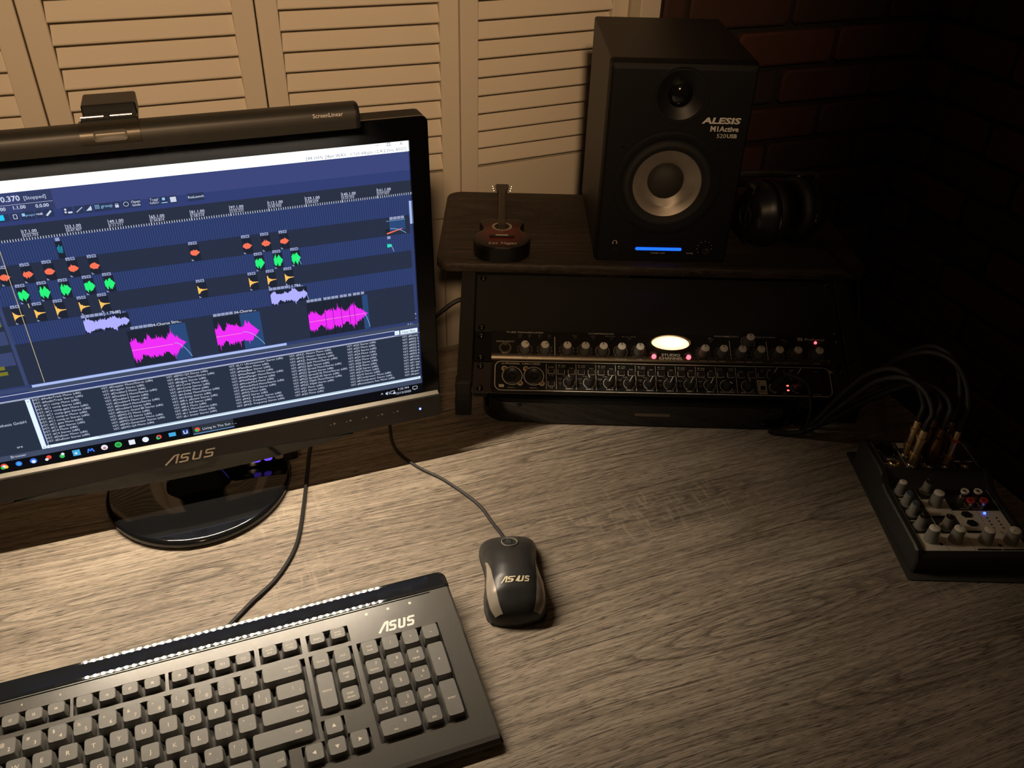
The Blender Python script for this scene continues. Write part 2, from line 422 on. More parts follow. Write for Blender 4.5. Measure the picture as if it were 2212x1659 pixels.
# casing
BW, BT, BB = .0200, .0222, .0345
x0, x1, y0, y1 = -WS-BW, BW, -BB, HS+BT
ca = MB(SL)
ca.loft([[(a, c, z) for a, c in rrect(x0+i, x1-i, y0+i, y1-i, .006+0*i, 3)] for z, i in ((-.052, .05), (-.050, .04), (-.030, .004), (-.026, 0), (-.002, 0))])
ca.build('back_shell', 'black_matte', mon, smooth=40)
fr = MB(SL)
out = rrect(x0, x1, y0, y1, .006, 3)
inn = rrect(-WS, 0, 0, HS, .0001, 3)
lip = rrect(x0+.0015, x1-.0015, y0+.0015, y1-.0015, .005, 3)
fr.loft([[(a, c, -.0025) for a, c in out], [(a, c, .0015) for a, c in out], [(a, c, .003) for a, c in lip], [(a, c, .003) for a, c in inn], [(a, c, -.001) for a, c in inn]], False, False)
fr.build('bezel', mat('bezel_gloss', (.0016, .0016, .0017), .09, var=.1), mon, smooth=35)
# matt lower bar with the bright top ledge
mat('bezel_matte', (.016, .015, .014), .38, bump=.15, scale=60)
lb = MB(SL)
pr = [(-.0345, .0030), (-.0345, .0050), (-.0320, .0085), (-.0040, .0085), (-.0026, .0075), (-.0026, .003)]
lb.loft([[(x, a, c) for a, c in pr] for x in (x0+.002, x1-.002)])
lb.build('lower_bezel', 'bezel_matte', mon, smooth=30)
mat('ledge_metal', (.15, .135, .11), .45, metal=.3)
MB(SL).loft([[(x, a, c) for a, c in ((-.0026, .003), (-.0026, .0076), (-.0008, .0046), (-.0002, .003))] for x in (x0+.003, x1-.003)]).build('bezel_ledge', 'ledge_metal', mon, smooth=30)
# curved glossy chin under the logo
ch = MB(SL); cxm = -WS/2
arcp = [(cxm+.175*t, -.0268-.0070*t*t) for t in [i/12-1 for i in range(25)]]
poly = arcp+[(cxm+.175*t, -.0339-.0120*(1-t*t)) for t in [1-i/12 for i in range(25)]]
ch.loft([[(a, c, .0030) for a, c in poly], [(a, c, .0092) for a, c in poly]]); ch.build('chin', 'black_gloss', mon, smooth=30)
ASUS = [[(0, 0), (.62, 1), (.98, 1)], [(.86, 1), (.86, 0)], [(1.86, .92), (1.20, .92), (1.20, .52), (1.76, .52), (1.76, .08), (1.08, .08)], [(2.22, 1), (2.22, .08), (2.78, .08), (2.78, 1)], [(3.92, .92), (3.22, .92), (3.22, .52), (3.80, .52), (3.80, .08), (3.12, .08)]]
def asus(mb, x, y, w, h, z, slant=.32, st=.17, M=None):
    for pl in ASUS:
        q = [(x+(a+slant*b-.10)*w/4.1, y+(b-.5)*h) for a, b in pl]
        mb.line(q, st*h, z, M)
    return mb
asus(MB(SL), cxm-.0255, -.0205, .051, .0105, .0089).build('logo', 'nickel', mon, smooth=0, recalc=False)
bt = MB(SL)
for px in (1524, 1591, 1658, 1725, 1792): bt.text('- +', SX(px), SY(1144), size=.006, z=.0087)
bt.build('button_print', 'print_grey', mon, smooth=0, recalc=False)
MB(SL).lathe([(.0013, 0), (.0013, .0007), (0, .001)], 12, Matrix.Translation((SX(1897), SY(1146), .0085))).build('power_light', glow('led_blue', (90, 110, 255), 6), mon, smooth=0)
# --- the picture on the screen
MB(SL).rect(-WS, 0, 0, HS, -.0008).build('screen', glow('scr_blue', (50, 62, 108)), mon, smooth=0, recalc=False)
scr = [o for o in mon.children if o.name.startswith('screen')][0]
def layer(name, col, s=1.0, z=1):
    m = MB(SL); m.z = -.0008+z*.00004; m.nm = name; m.mt = glow('scr_'+name, col, s); return m
PIC = []
def done(m): PIC.append(m)
def rc(m, xa, ya, xb, yb): m.rect(SX(xa), SX(xb), SY(yb), SY(ya), m.z)
def tx(m, s, x, y, size, al='L', **k): m.text(s, SX(x), SY(y), size=size*.0002714, z=m.z, al=al, **k)
m = layer('title_bar', (245, 250, 255), 1.55); rc(m, 0, 0, 1920, 43); done(m)
m = layer('toolbar', (62, 72, 124)); rc(m, 0, 43, 1920, 112); done(m)
m = layer('toolbar_lower', (52, 64, 116)); rc(m, 0, 112.8, 1920, 151); done(m)
m = layer('ruler_panel', (43, 50, 68)); rc(m, 490, 151, 1920, 205)
for a, b in ((286, 356), (430, 501), (575, 738)): rc(m, 490, a, 1908, b)
done(m)
m = layer('track_blue', (50, 66, 116)); 
for a, b in ((205, 285), (357, 429), (502, 574)): rc(m, 490, a, 1908, b)
done(m)
m = layer('grid_line', (38, 47, 76), z=2)
x = 497.0
while x < 1906: rc(m, x, 206, x+1.9, 738); x += 8.16
for y in (285.5, 356.5, 429.5, 501.5, 574.5): rc(m, 490, y-.7, 1908, y+.9)
done(m)
m = layer('tick', (205, 212, 235), z=2)
x = 619.5-8.16*16
while x < 1918: rc(m, x, 197, x+2.2, 206); x += 8.16
LBL = [('1.1.00', '0:00.000'), ('17.1.00', '0:23.703'), ('33.1.00', '0:47.407'), ('49.1.00', '1:11.111'), ('65.1.00', '1:34.814'), ('81.1.00', '1:58.518'), ('97.1.00', '2:22.222'), ('113.1.00', '2:45.925'), ('129.1.00', '3:09.629'), ('145.1.00', '3:33.333'), ('161.1.00', '3:57.037')]
for i, (a, t) in enumerate(LBL):
    X = 489+130.35*i; rc(m, X, 168, X+1.6, 206)
    tx(m, a, X+4, 181, 15, bold=.012); tx(m, t, X+4, 194, 12.5); rc(m, X+3, 183.4, X+48, 184.4)
done(m)
m = layer('panel_dark', (42, 51, 68)); rc(m, 484, 797, 1916, 1004); rc(m, 0, 797, 460, 1018); rc(m, 0, 45, 738, 111); rc(m, 0, 205, 486, 738); done(m)
m = layer('panel_mid', (60, 72, 112), z=2); rc(m, 478, 205, 489, 738); rc(m, 0, 745, 486, 760); 
for y in (225, 300, 372, 446, 518, 600): rc(m, 380, y, 474, y+52)
done(m)
m = layer('panel_olive', (120, 118, 40), z=3); rc(m, 400, 650, 436, 664); rc(m, 404, 672, 440, 686); rc(m, 455, 470, 470, 500); done(m)
m = layer('status_strip', (66, 76, 100)); rc(m, 0, 1016, 1920, 1040); rc(m, 486, 752, 1920, 766); done(m)
m = layer('scroll_blue', (172, 190, 240), z=3); rc(m, 498, 741, 1392, 751.5); rc(m, 1910, 230, 1919, 321); done(m)
m = layer('outline', (225, 232, 250), z=3)
for a in (767.5, 790): rc(m, 0, a, 1818, a+2)
rc(m, 0, 794, 1920, 795.2); rc(m, 484, 797, 485.5, 1004); done(m)
m = layer('scroll_white', (222, 238, 252), 1.1, z=3); rc(m, 461, 796, 477, 1016); rc(m, 478, 1004, 1915, 1016.5); rc(m, 1819, 770, 1838, 790); rc(m, 1842, 771, 1914, 791); done(m)
m = layer('scroll_shadow', (178, 200, 225), z=4); rc(m, 655, 1005, 1905, 1010); done(m)
m = layer('window_text', (60, 64, 74), z=4)
tx(m, '[44.1kHz 24bit WAV : 1/1ch 64spls ~2.4/2.0ms ASIO]', 1912, 38, 16.5, 'R'); tx(m, 'X', 1894, 18, 17, 'C'); m.ring2([(SX(a), SY(c)) for a, c in ((1842, 5), (1854, 5), (1854, 17), (1842, 17))], [(SX(a), SY(c)) for a, c in ((1844, 7), (1852, 7), (1852, 15), (1844, 15))], m.z); rc(m, 1800, 11, 1812, 12.5)
tx(m, 'Clear filter', 1878, 786, 13.5, 'C'); tx(m, 'v', 1828, 785, 12, 'C'); tx(m, '^', 469, 812, 14, 'C'); tx(m, 'v', 469, 1012, 13, 'C'); tx(m, '<', 488, 1015, 13, 'C'); tx(m, '>', 1906, 1015, 13, 'C')
done(m)
m = layer('taskbar', (14, 14, 18)); rc(m, 0, 1040, 1920, 1080); done(m)
m = layer('task_active', (46, 51, 60), z=2); rc(m, 986, 1040, 1142, 1078); done(m)
m = layer('task_line', (120, 170, 230), z=3); rc(m, 986, 1077.5, 1142, 1080); done(m)
# text of the plug-in list
COLS = [(485, "#AudioTrack Mono (x86)|#AudioTrack Stereo (x86)|#C1 comp Mono (x86)|#C1 comp Stereo (x86)|#C1 comp-gate Mono (x86)|#C1 comp-gate Stereo (x86)|#C1 comp-sc Mono (x86)|#C1 comp-sc Stereo (x86)|#C1 gate Mono (x86)|#C1 gate Stereo (x86)|#C4 Mono (x86)|#C4 Stereo (x86)|#DeEsser Mono (x86)|#DeEsser Stereo (x86)"),
 (713, "#Doppler Mono/Stereo (x86)|#Doppler Stereo (x86)|#Doubler2 Mono (x86)|#Doubler2 Mono/Stereo (x86)|#Doubler2 Stereo (x86)|#Doubler4 Mono (x86)|#Doubler4 Mono/Stereo (x86)|#Doubler4 Stereo (x86)|#Electric Grand 80 Stereo (x86)|#EMO-F2 Mono (x86)|#EMO-F2 Stereo (x86)|#EMO-Generator Mono (x86)|#EMO-Generator Stereo (x86)|#EMO-Q4 Mono (x86)"),
 (939, "#EMO-Q4 Stereo (x86)|#Enigma Mono/Stereo (x86)|#Enigma Stereo (x86)|#H-Comp Mono (x86)|#H-Comp Stereo (x86)|#H-Delay Mono (x86)|#H-Delay Mono/Stereo (x86)|#H-Delay Stereo (x86)|#IR-L efficient Stereo (x86)|#IR-L full Stereo (x86)|#IR-L Mono (x86)|#IR-L Mono/Stereo (x86)|#L1 limiter Mono (x86)|#L1 limiter Stereo (x86)"),
 (1166, "#L1+ Ultramaximizer Stereo (x86)|#MaxxBass Mono (x86)|#MaxxBass Stereo (x86)|#MetaFlanger Mono (x86)|#MetaFlanger Mono/Stereo (x86)|#MetaFlanger Stereo (x86)|#MondoMod Mono (x86)|#MondoMod Mono/Stereo (x86)|#MondoMod Stereo (x86)|#MV2 Mono (x86)|#MV2 Stereo (x86)|#PAZ- Analyzer Stereo (x86)|#PAZ- Frequency Mono (x86)|#PAZ- Frequency Stereo (x86)"),
 (1394, "#PAZ- Meters Mono (x86)|#PAZ- Meters Stereo (x86)|#PAZ- Position Stereo (x86)|#PS22 Split Mono/Stereo (x86)|#PS22 Split Stereo (x86)|#PS22 Spread Mono/Stereo (x86)|#PS22 Spread Stereo (x86)|#PS22 Spread(10) Mono/Stereo (x86)|#PS22 Spread(10) Stereo (x86)|#PS22 XSplit Mono/Stereo (x86)|#PS22 XSplit Stereo (x86)|#Q1 Mono (x86)|#Q1 Stereo (x86)|#Q2 Mono (x86)"),
 (1621, "#Q2 Stereo (x86)|#Q3 Mono (x86)|#Q3 Stereo (x86)|#Q4 Mono (x86)|#Q4 Stereo (x86)|#Q6 Mono (x86)|#Q6 Stereo (x86)|#Q8 Mono (x86)|#Q8 Stereo (x86)|#Q10 Mono (x86)|#Q10 Stereo (x86)|#RCompressor Mono (x86)|#RCompressor Stereo (x86)|#Renaissance Axx Mono (x86)"),
 (1848, "#Renais|#REQ 2|#REQ 2|#REQ 4|#REQ 4|#REQ 6|#REQ 6|#RVerb|#RVerb|#S1 Ima|#S1 MS|#S1 Shu|#Super|#Super")]
m = layer('list_text', (206, 214, 234), z=3)
for X, t in COLS:
    for i, q in enumerate(t.split('|')):
        y = 808+14.15*i; tx(m, 'VST:', X, y, 12.6); tx(m, q, X+27, y, 12.6)
tx(m, 'Synthesis GmbH', 441, 892, 16, 'R'); tx(m, 'are', 402, 993, 15, 'R'); tx(m, 'Browser', 404, 1031, 15, 'R')
tx(m, '0.370', 590, 72, 25, bold=.02); tx(m, '[Stopped]', 656, 71, 16.5); tx(m, '00', 596, 100, 16, 'R', bold=.02); tx(m, '1.1.00', 654, 99, 16, 'R', bold=.02); tx(m, '0.0.00', 721, 101, 16, 'R', bold=.02)
rc(m, 0, 83, 736, 84)
tx(m, '7:35 PM', 1838, 1055, 15, 'C'); tx(m, '12/15/2020', 1838, 1074, 15, 'C'); tx(m, '^', 1746, 1068, 22, 'C'); tx(m, 'Living In The Sun - ...', 1024, 1066, 15.5)
tx(m, '04-Chorus Stru...', 931, 584, 15, bold=.015); tx(m, '04-Chorus ...', 1222, 584, 15, bold=.015); tx(m, '[-1.78dB] ...', 790, 511, 15, bold=.015); tx(m, '[-1.78d...', 1432, 511, 15, bold=.015)
tx(m, '+', 1910, 712, 16, 'C'); tx(m, '-', 1910, 730, 16, 'C'); tx(m, '+ I -', 1886, 754, 15, 'C')
m.poly([(SX(a), SY(c)) for a, c in ((1761, 1056), (1765, 1056), (1770, 1051), (1770, 1069), (1765, 1064), (1761, 1064))], m.z); m.arc(SX(1770), SY(1060), .0015, .0003, -50, 50, m.z, 6); m.arc(SX(1770), SY(1060), .0023, .0003, -50, 50, m.z, 6)
for A in ((1783, 1053, 1800, 1066), (1879, 1050, 1898, 1064)):
    m.line([(SX(A[0]), SY(A[1])), (SX(A[2]), SY(A[1])), (SX(A[2]), SY(A[3])), (SX(A[0]), SY(A[3])), (SX(A[0]), SY(A[1]))], .0005, m.z)
rc(m, 1794, 1060, 1803, 1069); m.poly([(SX(a), SY(c)) for a, c in ((1884, 1064), (1891, 1064), (1887, 1069))], m.z)
done(m)
# toolbar buttons
m = layer('button_face', (44, 54, 86), z=2)
BTN = [(540, 600), (604, 628), (632, 674), (677, 695), (698, 730), (756, 786), (790, 818), (820, 846), (849, 905), (907, 932), (935, 962), (964, 995), (1020, 1052), (1055, 1080), (1083, 1110), (1143, 1197)]
for a, c in BTN: rc(m, a, 111 if a < 640 else 110, c-1, 137)
done(m)
m = layer('button_icon', (205, 212, 230), z=3)
tx(m, '+0dB', 686, 126, 9.5, 'C', bold=.02); tx(m, 'Open', 979, 121, 12.5, 'C', bold=.012); tx(m, 'tools', 979, 132, 12.5, 'C', bold=.012); tx(m, 'Toggl', 1036, 121, 12, 'C'); tx(m, 'fullscr', 1036, 132, 12, 'C'); tx(m, 'ReaLaunch', 1170, 127, 12, 'C', bold=.01)
rc(m, 1087, 115, 1106, 133); rc(m, 760, 124, 766, 130); rc(m, 770, 126, 783, 132); m.disc(SX(764), SY(118), .001, m.z); m.poly([(SX(a), SY(c)) for a, c in ((824, 130), (842, 114), (842, 130))], m.z)
for i in range(5): rc(m, 795+4*i, 128-3*i, 799+4*i, 131-3*i)
rc(m, 914, 121, 925, 130); m.arc(SX(919.5), SY(121), .0012, .0004, 0, 180, m.z, 6); m.arc(SX(948), SY(122), .0021, .0004, 0, 360, m.z, 10); m.line([(SX(a), SY(c)) for a, c in ((611, 116), (621, 116), (621, 130), (611, 130), (611, 116))], .0005, m.z); m.line([(SX(706), SY(131)), (SX(722), SY(116))], .0016, m.z)
done(m)
m = layer('button_label', (150, 200, 240), z=3)
tx(m, 'projct', 647, 126, 10.8); tx(m, 'group', 871, 125, 15)
for i in range(3):
    for j in range(3): rc(m, 853+5*i, 114+5*j, 856+5*i, 117+5*j)
rc(m, 636, 115, 645, 125); rc(m, 1058, 130, 1077, 133); rc(m, 1062, 114, 1071, 123); done(m)
m = layer('cyan', (40, 205, 250), z=3); rc(m, 540, 113, 584, 131)
m.poly([(SX(a), SY(c)) for a, c in ((707, 258), (707, 244), (711, 240), (715, 233), (718, 242), (724, 238), (722, 264), (709, 263))], m.z); done(m)
# clips: dark body, little header boxes, wave
OR = [530, 599, 665, 738, 804, 1130, 1309, 1375, 1440]; GR = [566, 631, 696, 771, 835, 1342, 1408, 1472]; YE = [531, 597, 662, 737, 802, 1129, 1309, 1374, 1438]
m = layer('clip_body', (33, 38, 52), z=3)
for l, a, c in ((OR, 294, 355), (GR, 365, 428), (YE, 439, 500)):
    for X in l: rc(m, X-16, a, X+17, c)
rc(m, 705, 222, 726, 284); rc(m, 717, 514, 868, 573); rc(m, 1359, 514, 1497, 573); rc(m, 846, 588, 990, 737); rc(m, 1142, 588, 1238, 737); rc(m, 1486, 588, 1700, 737); rc(m, 1814, 330, 1830, 356)
done(m)
m = layer('clip_fade', (44, 74, 122), z=3); rc(m, 990, 588, 1046, 737); rc(m, 1238, 588, 1312, 737); rc(m, 1700, 588, 1722, 737); rc(m, 1830, 300, 1891, 340); done(m)
m = layer('clip_header', (150, 160, 196), z=4)
for l, y in ((OR, 288), (GR, 360), (YE, 433)):
    for X in l: rc(m, X-16, y-5.5, X-3, y+5.5); rc(m, X-1, y-5.5, X+12, y+5.5)
rc(m, 709, 209, 722, 221)
for X, n, y in ((717, 5, 506), (1359, 5, 506), (862, 5, 578), (1147, 5, 578), (1489, 4, 578), (1553, 2, 578), (1583, 2, 578), (1616, 2, 578), (1648, 1, 578), (1667, 2, 578), (1698, 1, 578), (1832, 4, 290), (1818, 1, 365)):
    for i in range(n): rc(m, X+14.4*i, y-5.5, X+14.4*i+12.6, y+5.5)
for l, y in ((OR, 354), (GR, 427), (YE, 499)):
    for X in l: m.poly([(SX(X-15), SY(y-8)), (SX(X-15), SY(y)), (SX(X-7), SY(y))], m.z)
done(m)
m = layer('header_glyph', (84, 92, 126), z=5)
for l, y in ((OR, 288), (GR, 360), (YE, 433)):
    for X in l: rc(m, X-12, y-1, X-7, y+4); rc(m, X+2, y-3, X+9, y+3)
done(m)
def wave(m, xa, xb, yc, env, step=2.0, seed=1, top=None):
    rng = random.Random(seed); n = int((xb-xa)/step); up = []; dn = []
    for i in range(n+1):
        t = i/n; e = env(t); j = .62+.38*rng.random()+(.35 if rng.random() < .08 else 0); k = .62+.38*rng.random()+(.35 if rng.random() < .08 else 0)
        up.append((SX(xa+(xb-xa)*t), SY(yc-e*j))); dn.append((SX(xa+(xb-xa)*t), SY(yc+e*k)))
    v = [(a, c, m.z) for a, c in up+dn]; q = len(up)
    m.raw(v, [(i, i+1, q+i+1, q+i) for i in range(q-1)])
m = layer('wave_orange', (240, 112, 84), 1.1, z=4)
for i, X in enumerate(OR): wave(m, X-15, X+16, 324, lambda t: 13*(1-abs(2*t-.9)**2.2*.8) if t < .93 else 2, 2, i)
m.poly([(SX(1818), SY(346)), (SX(1878), SY(333)), (SX(1878), SY(336)), (SX(1818), SY(352))], m.z); done(m)
m = layer('wave_green', (40, 236, 120), 1.1, z=4)
for i, X in enumerate(GR): wave(m, X-15, X+17, 396, lambda t: 22*(.62 if t < .08 else .95 if t < .3 else .6 if t < .42 else 1.05 if t < .66 else max(.05, 1.0-(t-.66)*2.8)), 2, i+20)
done(m)
m = layer('wave_teal', (50, 225, 190), z=4); wave(m, 1816, 1834, 398, lambda t: 9*(1-t*.5), 2, 3); done(m)
m = layer('wave_yellow', (246, 190, 96), 1.1, z=4)
for i, X in enumerate(YE): wave(m, X-15, X+17, 469, lambda t: 1.2+22*math.exp(-t*4.2), 1.6, i+50)
done(m)
m = layer('wave_violet', (170, 170, 250), 1.1, z=4)
for X, X2, s in ((719, 866, 3), (1361, 1496, 4)): wave(m, X, X2, 545, lambda t: (22+8*math.sin(t*17)*math.sin(t*5+1))*(1 if t < .9 else max(.08, 1-(t-.9)*9)), 2, s)
done(m)
m = layer('wave_magenta', (228, 44, 236), 1.12, z=4)
for X, X2, s in ((848, 1036, 11), (1143, 1300, 12), (1488, 1718, 13)): wave(m, X, X2, 668, lambda t: (44+14*math.sin(t*23)*math.sin(t*7))*(1 if t < .8 else max(.04, 1-(t-.8)*5)), 1.8, s)
done(m)
m = layer('wave_line', (250, 150, 200), z=5)
for X, X2 in ((848, 990), (1143, 1238), (1488, 1700)): rc(m, X, 667, X2, 669)
done(m)
m = layer('fade_curve', (150, 190, 235), z=5)
for X, X2, y, h in ((995, 1046, 664, 66), (1240, 1312, 664, 66), (1700, 1722, 664, 66), (1832, 1892, 330, 24), (1488, 1498, 540, 30), (1478, 1488, 398, 26), (1828, 1840, 398, 26)):
    m.line([(SX(X+(X2-X)*t), SY(y+h*t*t)) for t in [i/8 for i in range(9)]], .0005, m.z)
m.line([(SX(1818), SY(299)), (SX(1891), SY(299))], .0004, m.z); done(m)
m = layer('clip_cut', (25, 28, 40), z=6)
for X in (1552, 1582, 1614, 1646, 1666): rc(m, X, 588, X+1.6, 737)
done(m)
m = layer('edit_cursor', (225, 205, 150), z=6); rc(m, 540, 205, 541.6, 738); tx(m, 'I', 571, 444, 24, 'C'); done(m)
# task bar icons
def icon(nm, col, fn, z=3, s=1.0):
    m = layer(nm, col, s, z); fn(m); done(m)
IX = [321+49.1*k for k in range(14)]; IY = 1060
def dsc(m, k, r, dx=0, dy=0): m.disc(SX(IX[k]+dx), SY(IY+dy), r*.00027, m.z, 16)
def sq(m, k, a, dx=0, dy=0, b=None): rc(m, IX[k]-a+dx, IY-(b or a)+dy, IX[k]+a+dx, IY+(b or a)+dy)
icon('icon_red', (232, 80, 60), lambda m: (dsc(m, 0, 12), dsc(m, 3, 9, 4, -3), m.disc(SX(1004), SY(1060), .0028, m.z), dsc(m, 11, 10)))
icon('icon_green', (60, 190, 90), lambda m: (dsc(m, 0, 8, -5, 5), dsc(m, 4, 9, -1, 3), dsc(m, 8, 13), m.disc(SX(1001), SY(1063), .0018, m.z), dsc(m, 11, 7, -4, 4)), 4)
icon('icon_yellow', (250, 205, 70), lambda m: dsc(m, 0, 7, 6, 4), 5)
icon('icon_white', (232, 238, 248), lambda m: (dsc(m, 0, 5.6), dsc(m, 2, 7, 0, 3), dsc(m, 3, 6, -5, 5), dsc(m, 4, 6, 3, -6), dsc(m, 7, 12), sq(m, 9, 11), dsc(m, 10, 12), m.line([(SX(IX[13]-6), SY(1053)), (SX(IX[13]-6), SY(1066)), (SX(IX[13]+6), SY(1066)), (SX(IX[13]+6), SY(1053))], .0009, m.z+.00008), sq(m, 5, 4, -2, 2)), 6)
icon('icon_blue', (60, 120, 235), lambda m: (dsc(m, 0, 4.2), dsc(m, 1, 11), dsc(m, 2, 12), m.line([(SX(IX[6]-11), SY(1070)), (SX(IX[6]-6), SY(1053)), (SX(IX[6]), SY(1064)), (SX(IX[6]+6), SY(1053)), (SX(IX[6]+11), SY(1070))], .0013, m.z+.0001)), 5)
icon('icon_navy', (36, 60, 130), lambda m: (dsc(m, 10, 8, 0, 5), sq(m, 9, 6, 2, 0), sq(m, 13, 13), dsc(m, 11, 4.5)), 5)
icon('icon_sky', (70, 170, 225), lambda m: (sq(m, 5, 13), sq(m, 12, 13, 0, 0, 9), dsc(m, 1, 7)), 5.5)
icon('icon_pink', (214, 120, 130), lambda m: dsc(m, 7, 6, 0, 3), 8)
icon('icon_dark', (20, 60, 30), lambda m: [rc(m, IX[8]-7, IY-5+4*i, IX[8]+7, IY-3+4*i) for i in range(3)], 8)

pv = []; pf = []; pm = []; pmats = []
for m in PIC:
    if m.mt not in pmats: pmats.append(m.mt)
    o = len(pv); pv += [tuple(v) for v in m.v]; pf += [tuple(i+o for i in f) for f in m.f]; pm += [pmats.index(m.mt)]*len(m.f)
me = bpy.data.meshes.new('screen_image'); me.from_pydata(pv, [], pf)
for q in pmats: me.materials.append(q)
me.polygons.foreach_set('material_index', pm)
o = obj('screen_image', me, scr); o['kind'] = 'stuff'

# ------------------------------------------------------------------ small lit switch box on the monitor base
dv = thing('usb_switch', 'small black switch box with two purple lit buttons behind the monitor neck', 'switch', TR(-.292, .772, .0118, MYAW-R(4)))
MB().box(-.040, .040, -.012, .018, 0, .020, .003, .006, 2).build('case', 'black_gloss', dv, smooth=40)
BF = frame((0, -.0122, .012), (1, 0, 0), (0, -1, .0))
for i, (xx, lit) in enumerate(((-.020, 0), (-.0075, 1), (.0055, 1), (.018, 0))):
    MB(BF).prism(rrect(xx-.0048, xx+.0048, -.0035, .0035, .0032, 4), 0, .0012).build('button', glow('purple', (105, 75, 235), 1.2) if lit else mat('button_grey', (.22, .20, .17), .5), dv, smooth=30)

# ------------------------------------------------------------------ light bar on the monitor
LT = SW @ Matrix.Translation((-WS/2, .3268, .0140))
bar = thing('monitor_light_bar', 'long dark grey light bar clamped along the top edge of the monitor', 'lamp', LT)
mat('bar_metal', (.040, .037, .032), .46, metal=.25)
HL = .2075
prof = [(a*.74, c*.74) for a, c in [(.0125, -.0105), (.0128, -.004), (.0118, .003), (.0085, .0092), (.003, .0122), (-.006, .0122), (-.0160, .0116), (-.0160, .0104), (-.0088, .0085), (-.0112, -.0010), (-.0122, -.0045), (-.0085, -.0100), (.0, -.0125), (.008, -.0125)]]
hb = MB(); hb.loft([[(x, a, c) for a, c in prof] for x in (-HL, HL)]); hb.build('housing', 'bar_metal', bar, smooth=38)
for s in (-1, 1):
    MB().loft([[(s*(HL+d), a*k, c*k) for a, c in prof] for d, k in ((0, 1.0), (.002, 1.0), (.004, .92))]).build('end_cap', 'black_plastic', bar, smooth=40)
MB().text('ScreenLinear', .196, -.0002, size=.0052, z=.0003, al='R', M=frame((0, .0010, .00915), (1, 0, 0), (0, .3, 1))).build('bar_print', 'print_white', bar, smooth=0, recalc=False)
# LED chips under the bar, tilted forward
LEDM = mat('led_chip', (.8, .8, .7), .4, emit=(1.0, .83, .62), es=LED_POWER)
LF = frame((0, -.0079, .0030), (1, 0, 0), (0, -.97, .24))
MB(LF).box(-.200, .200, -.0019, .0019, -.0006, 0).build('led_board', mat('board_black', (.003, .003, .003), .8, spec=.05), bar, smooth=0)
MB().box(-.2070, .2070, -.0152, -.0078, -.0042, -.0030).build('added_shield', mat('shield_black', (.0006, .0006, .0006), .9, spec=.0), bar, smooth=0)  # added black strip that keeps the chip light off the bezel
me0 = None
for i in range(42):
    if me0 is None:
        o = MB(LF).box(-.0006, .0006, -.0014, .0014, 0, .0003).build('led', LEDM, bar, smooth=0); me0 = o.data
    else: o = obj('led', me0, bar)
    o.location = (-.197+.394*i/41, 0, 0)
fm0 = None
for i in range(43):  # fins added to narrow the sideways spread of the chips
    if fm0 is None: o = MB(LF).box(-.0003, .0003, -.0018, .0018, 0, .0037).build('added_fin', 'board_black', bar, smooth=0); fm0 = o.data
    else: o = obj('added_fin', fm0, bar)
    o.location = (-.197-.394/82+.394*i/41, 0, 0)
# clamp with thumb recess and the counterweight behind
cl = MB(); sc_ = 1.12
cp = [(a*sc_, c*sc_) for a, c in prof[:6]]+[(-.0052, .0092), (-.0052, .0072), (-.001, -.0095), (.008, -.0105)]
cl.loft([[(x, a, c) for a, c in cp] for x in (-.0235, .0235)]); cl.build('clamp_sleeve', mat('clamp_metal', (.060, .052, .040), .36, metal=.6), bar, smooth=38)
MB(frame((0, .0018, .0102), (1, 0, 0), (0, .28, 1))).loft([[(a, c, z) for a, c in rrect(-.0130+i, .0130-i, -.0045+i, .0045-i, .0025, 3)] for z, i in ((-.0012, 0), (.0004, 0), (.0001, .0010), (-.0002, .0016))]).build('thumb_pad', mat('thumb_pad', (.10, .09, .075), .5), bar, smooth=30)
MB().box(-.0200, .0235, .0065, .0215, -.0565, -.0155, .0012).build('counterweight', 'black_plastic', bar, smooth=30)
MB().box(-.0215, .0235, .0075, .0125, -.017, -.003, .001).build('hinge', 'black_plastic', bar, smooth=30)
MB().tube([(-.0215, .0128, -.0105), (.0190, .0128, -.0105)], .0009, 8, smooth=0).build('hinge_pin', 'chrome', bar)
MB().box(-.0035, .0015, .0110, .0142, -.0120, -.0085, .0005).build('hinge_lug', 'black_plastic', bar, smooth=0)
MB().box(-.020, .020, -.020, .008, -.0565, -.0550).build('rear_clip', 'black_plastic', bar, smooth=0)

# ------------------------------------------------------------------ keyboard
KO = Vector((-.1224, .4927, .030)); ke = Vector((.9328, .3603, 0)); kn = Vector((.0476, -.1233, .9912))
KT = frame(KO, ke, kn)
kb = thing('keyboard', 'black full size keyboard with glossy strip along its back edge', 'keyboard', KT)
def deskw(v): return -(.0285+.1322*v)/.9912
mat('kb_body', (.080, .075, .067), .28, spec=.7, bump=.04, scale=220)
mat('kb_well', (.016, .015, .014), .55)
mat('kb_key', (.150, .145, .132), .42, spec=.5, bump=.03, scale=220)
UL, UR, VB, VT = -.366, .0868, -.1085, .0462
HO = [(-.362, -.0572, -.0672, .0106), (-.362, -.0835, -.0868, -.0672), (-.3415, -.2500, .0152, .0322), (-.2475, -.1742, .0152, .0322), (-.1714, -.0985, .0152, .0322), (-.0945, -.0576, .0152, .0322), (-.0525, -.0140, .0152, .0322), (-.0534, -.0144, -.0482, .0106), (-.0540, -.0344, -.0712, -.0525), (-.0733, -.0163, -.0892, -.0697), (-.0100, .0668, -.0872, .0106)]
xs = sorted({UL, UR} | {a for h in HO for a in h[:2]}); ys = sorted({VB, VT} | {a for h in HO for a in h[2:]})
TOPZ, WELL = -.0046, -.0100
def inhole(a, c): return any(h[0] < a < h[1] and h[2] < c < h[3] for h in HO)
kbm = MB(); kw = MB()
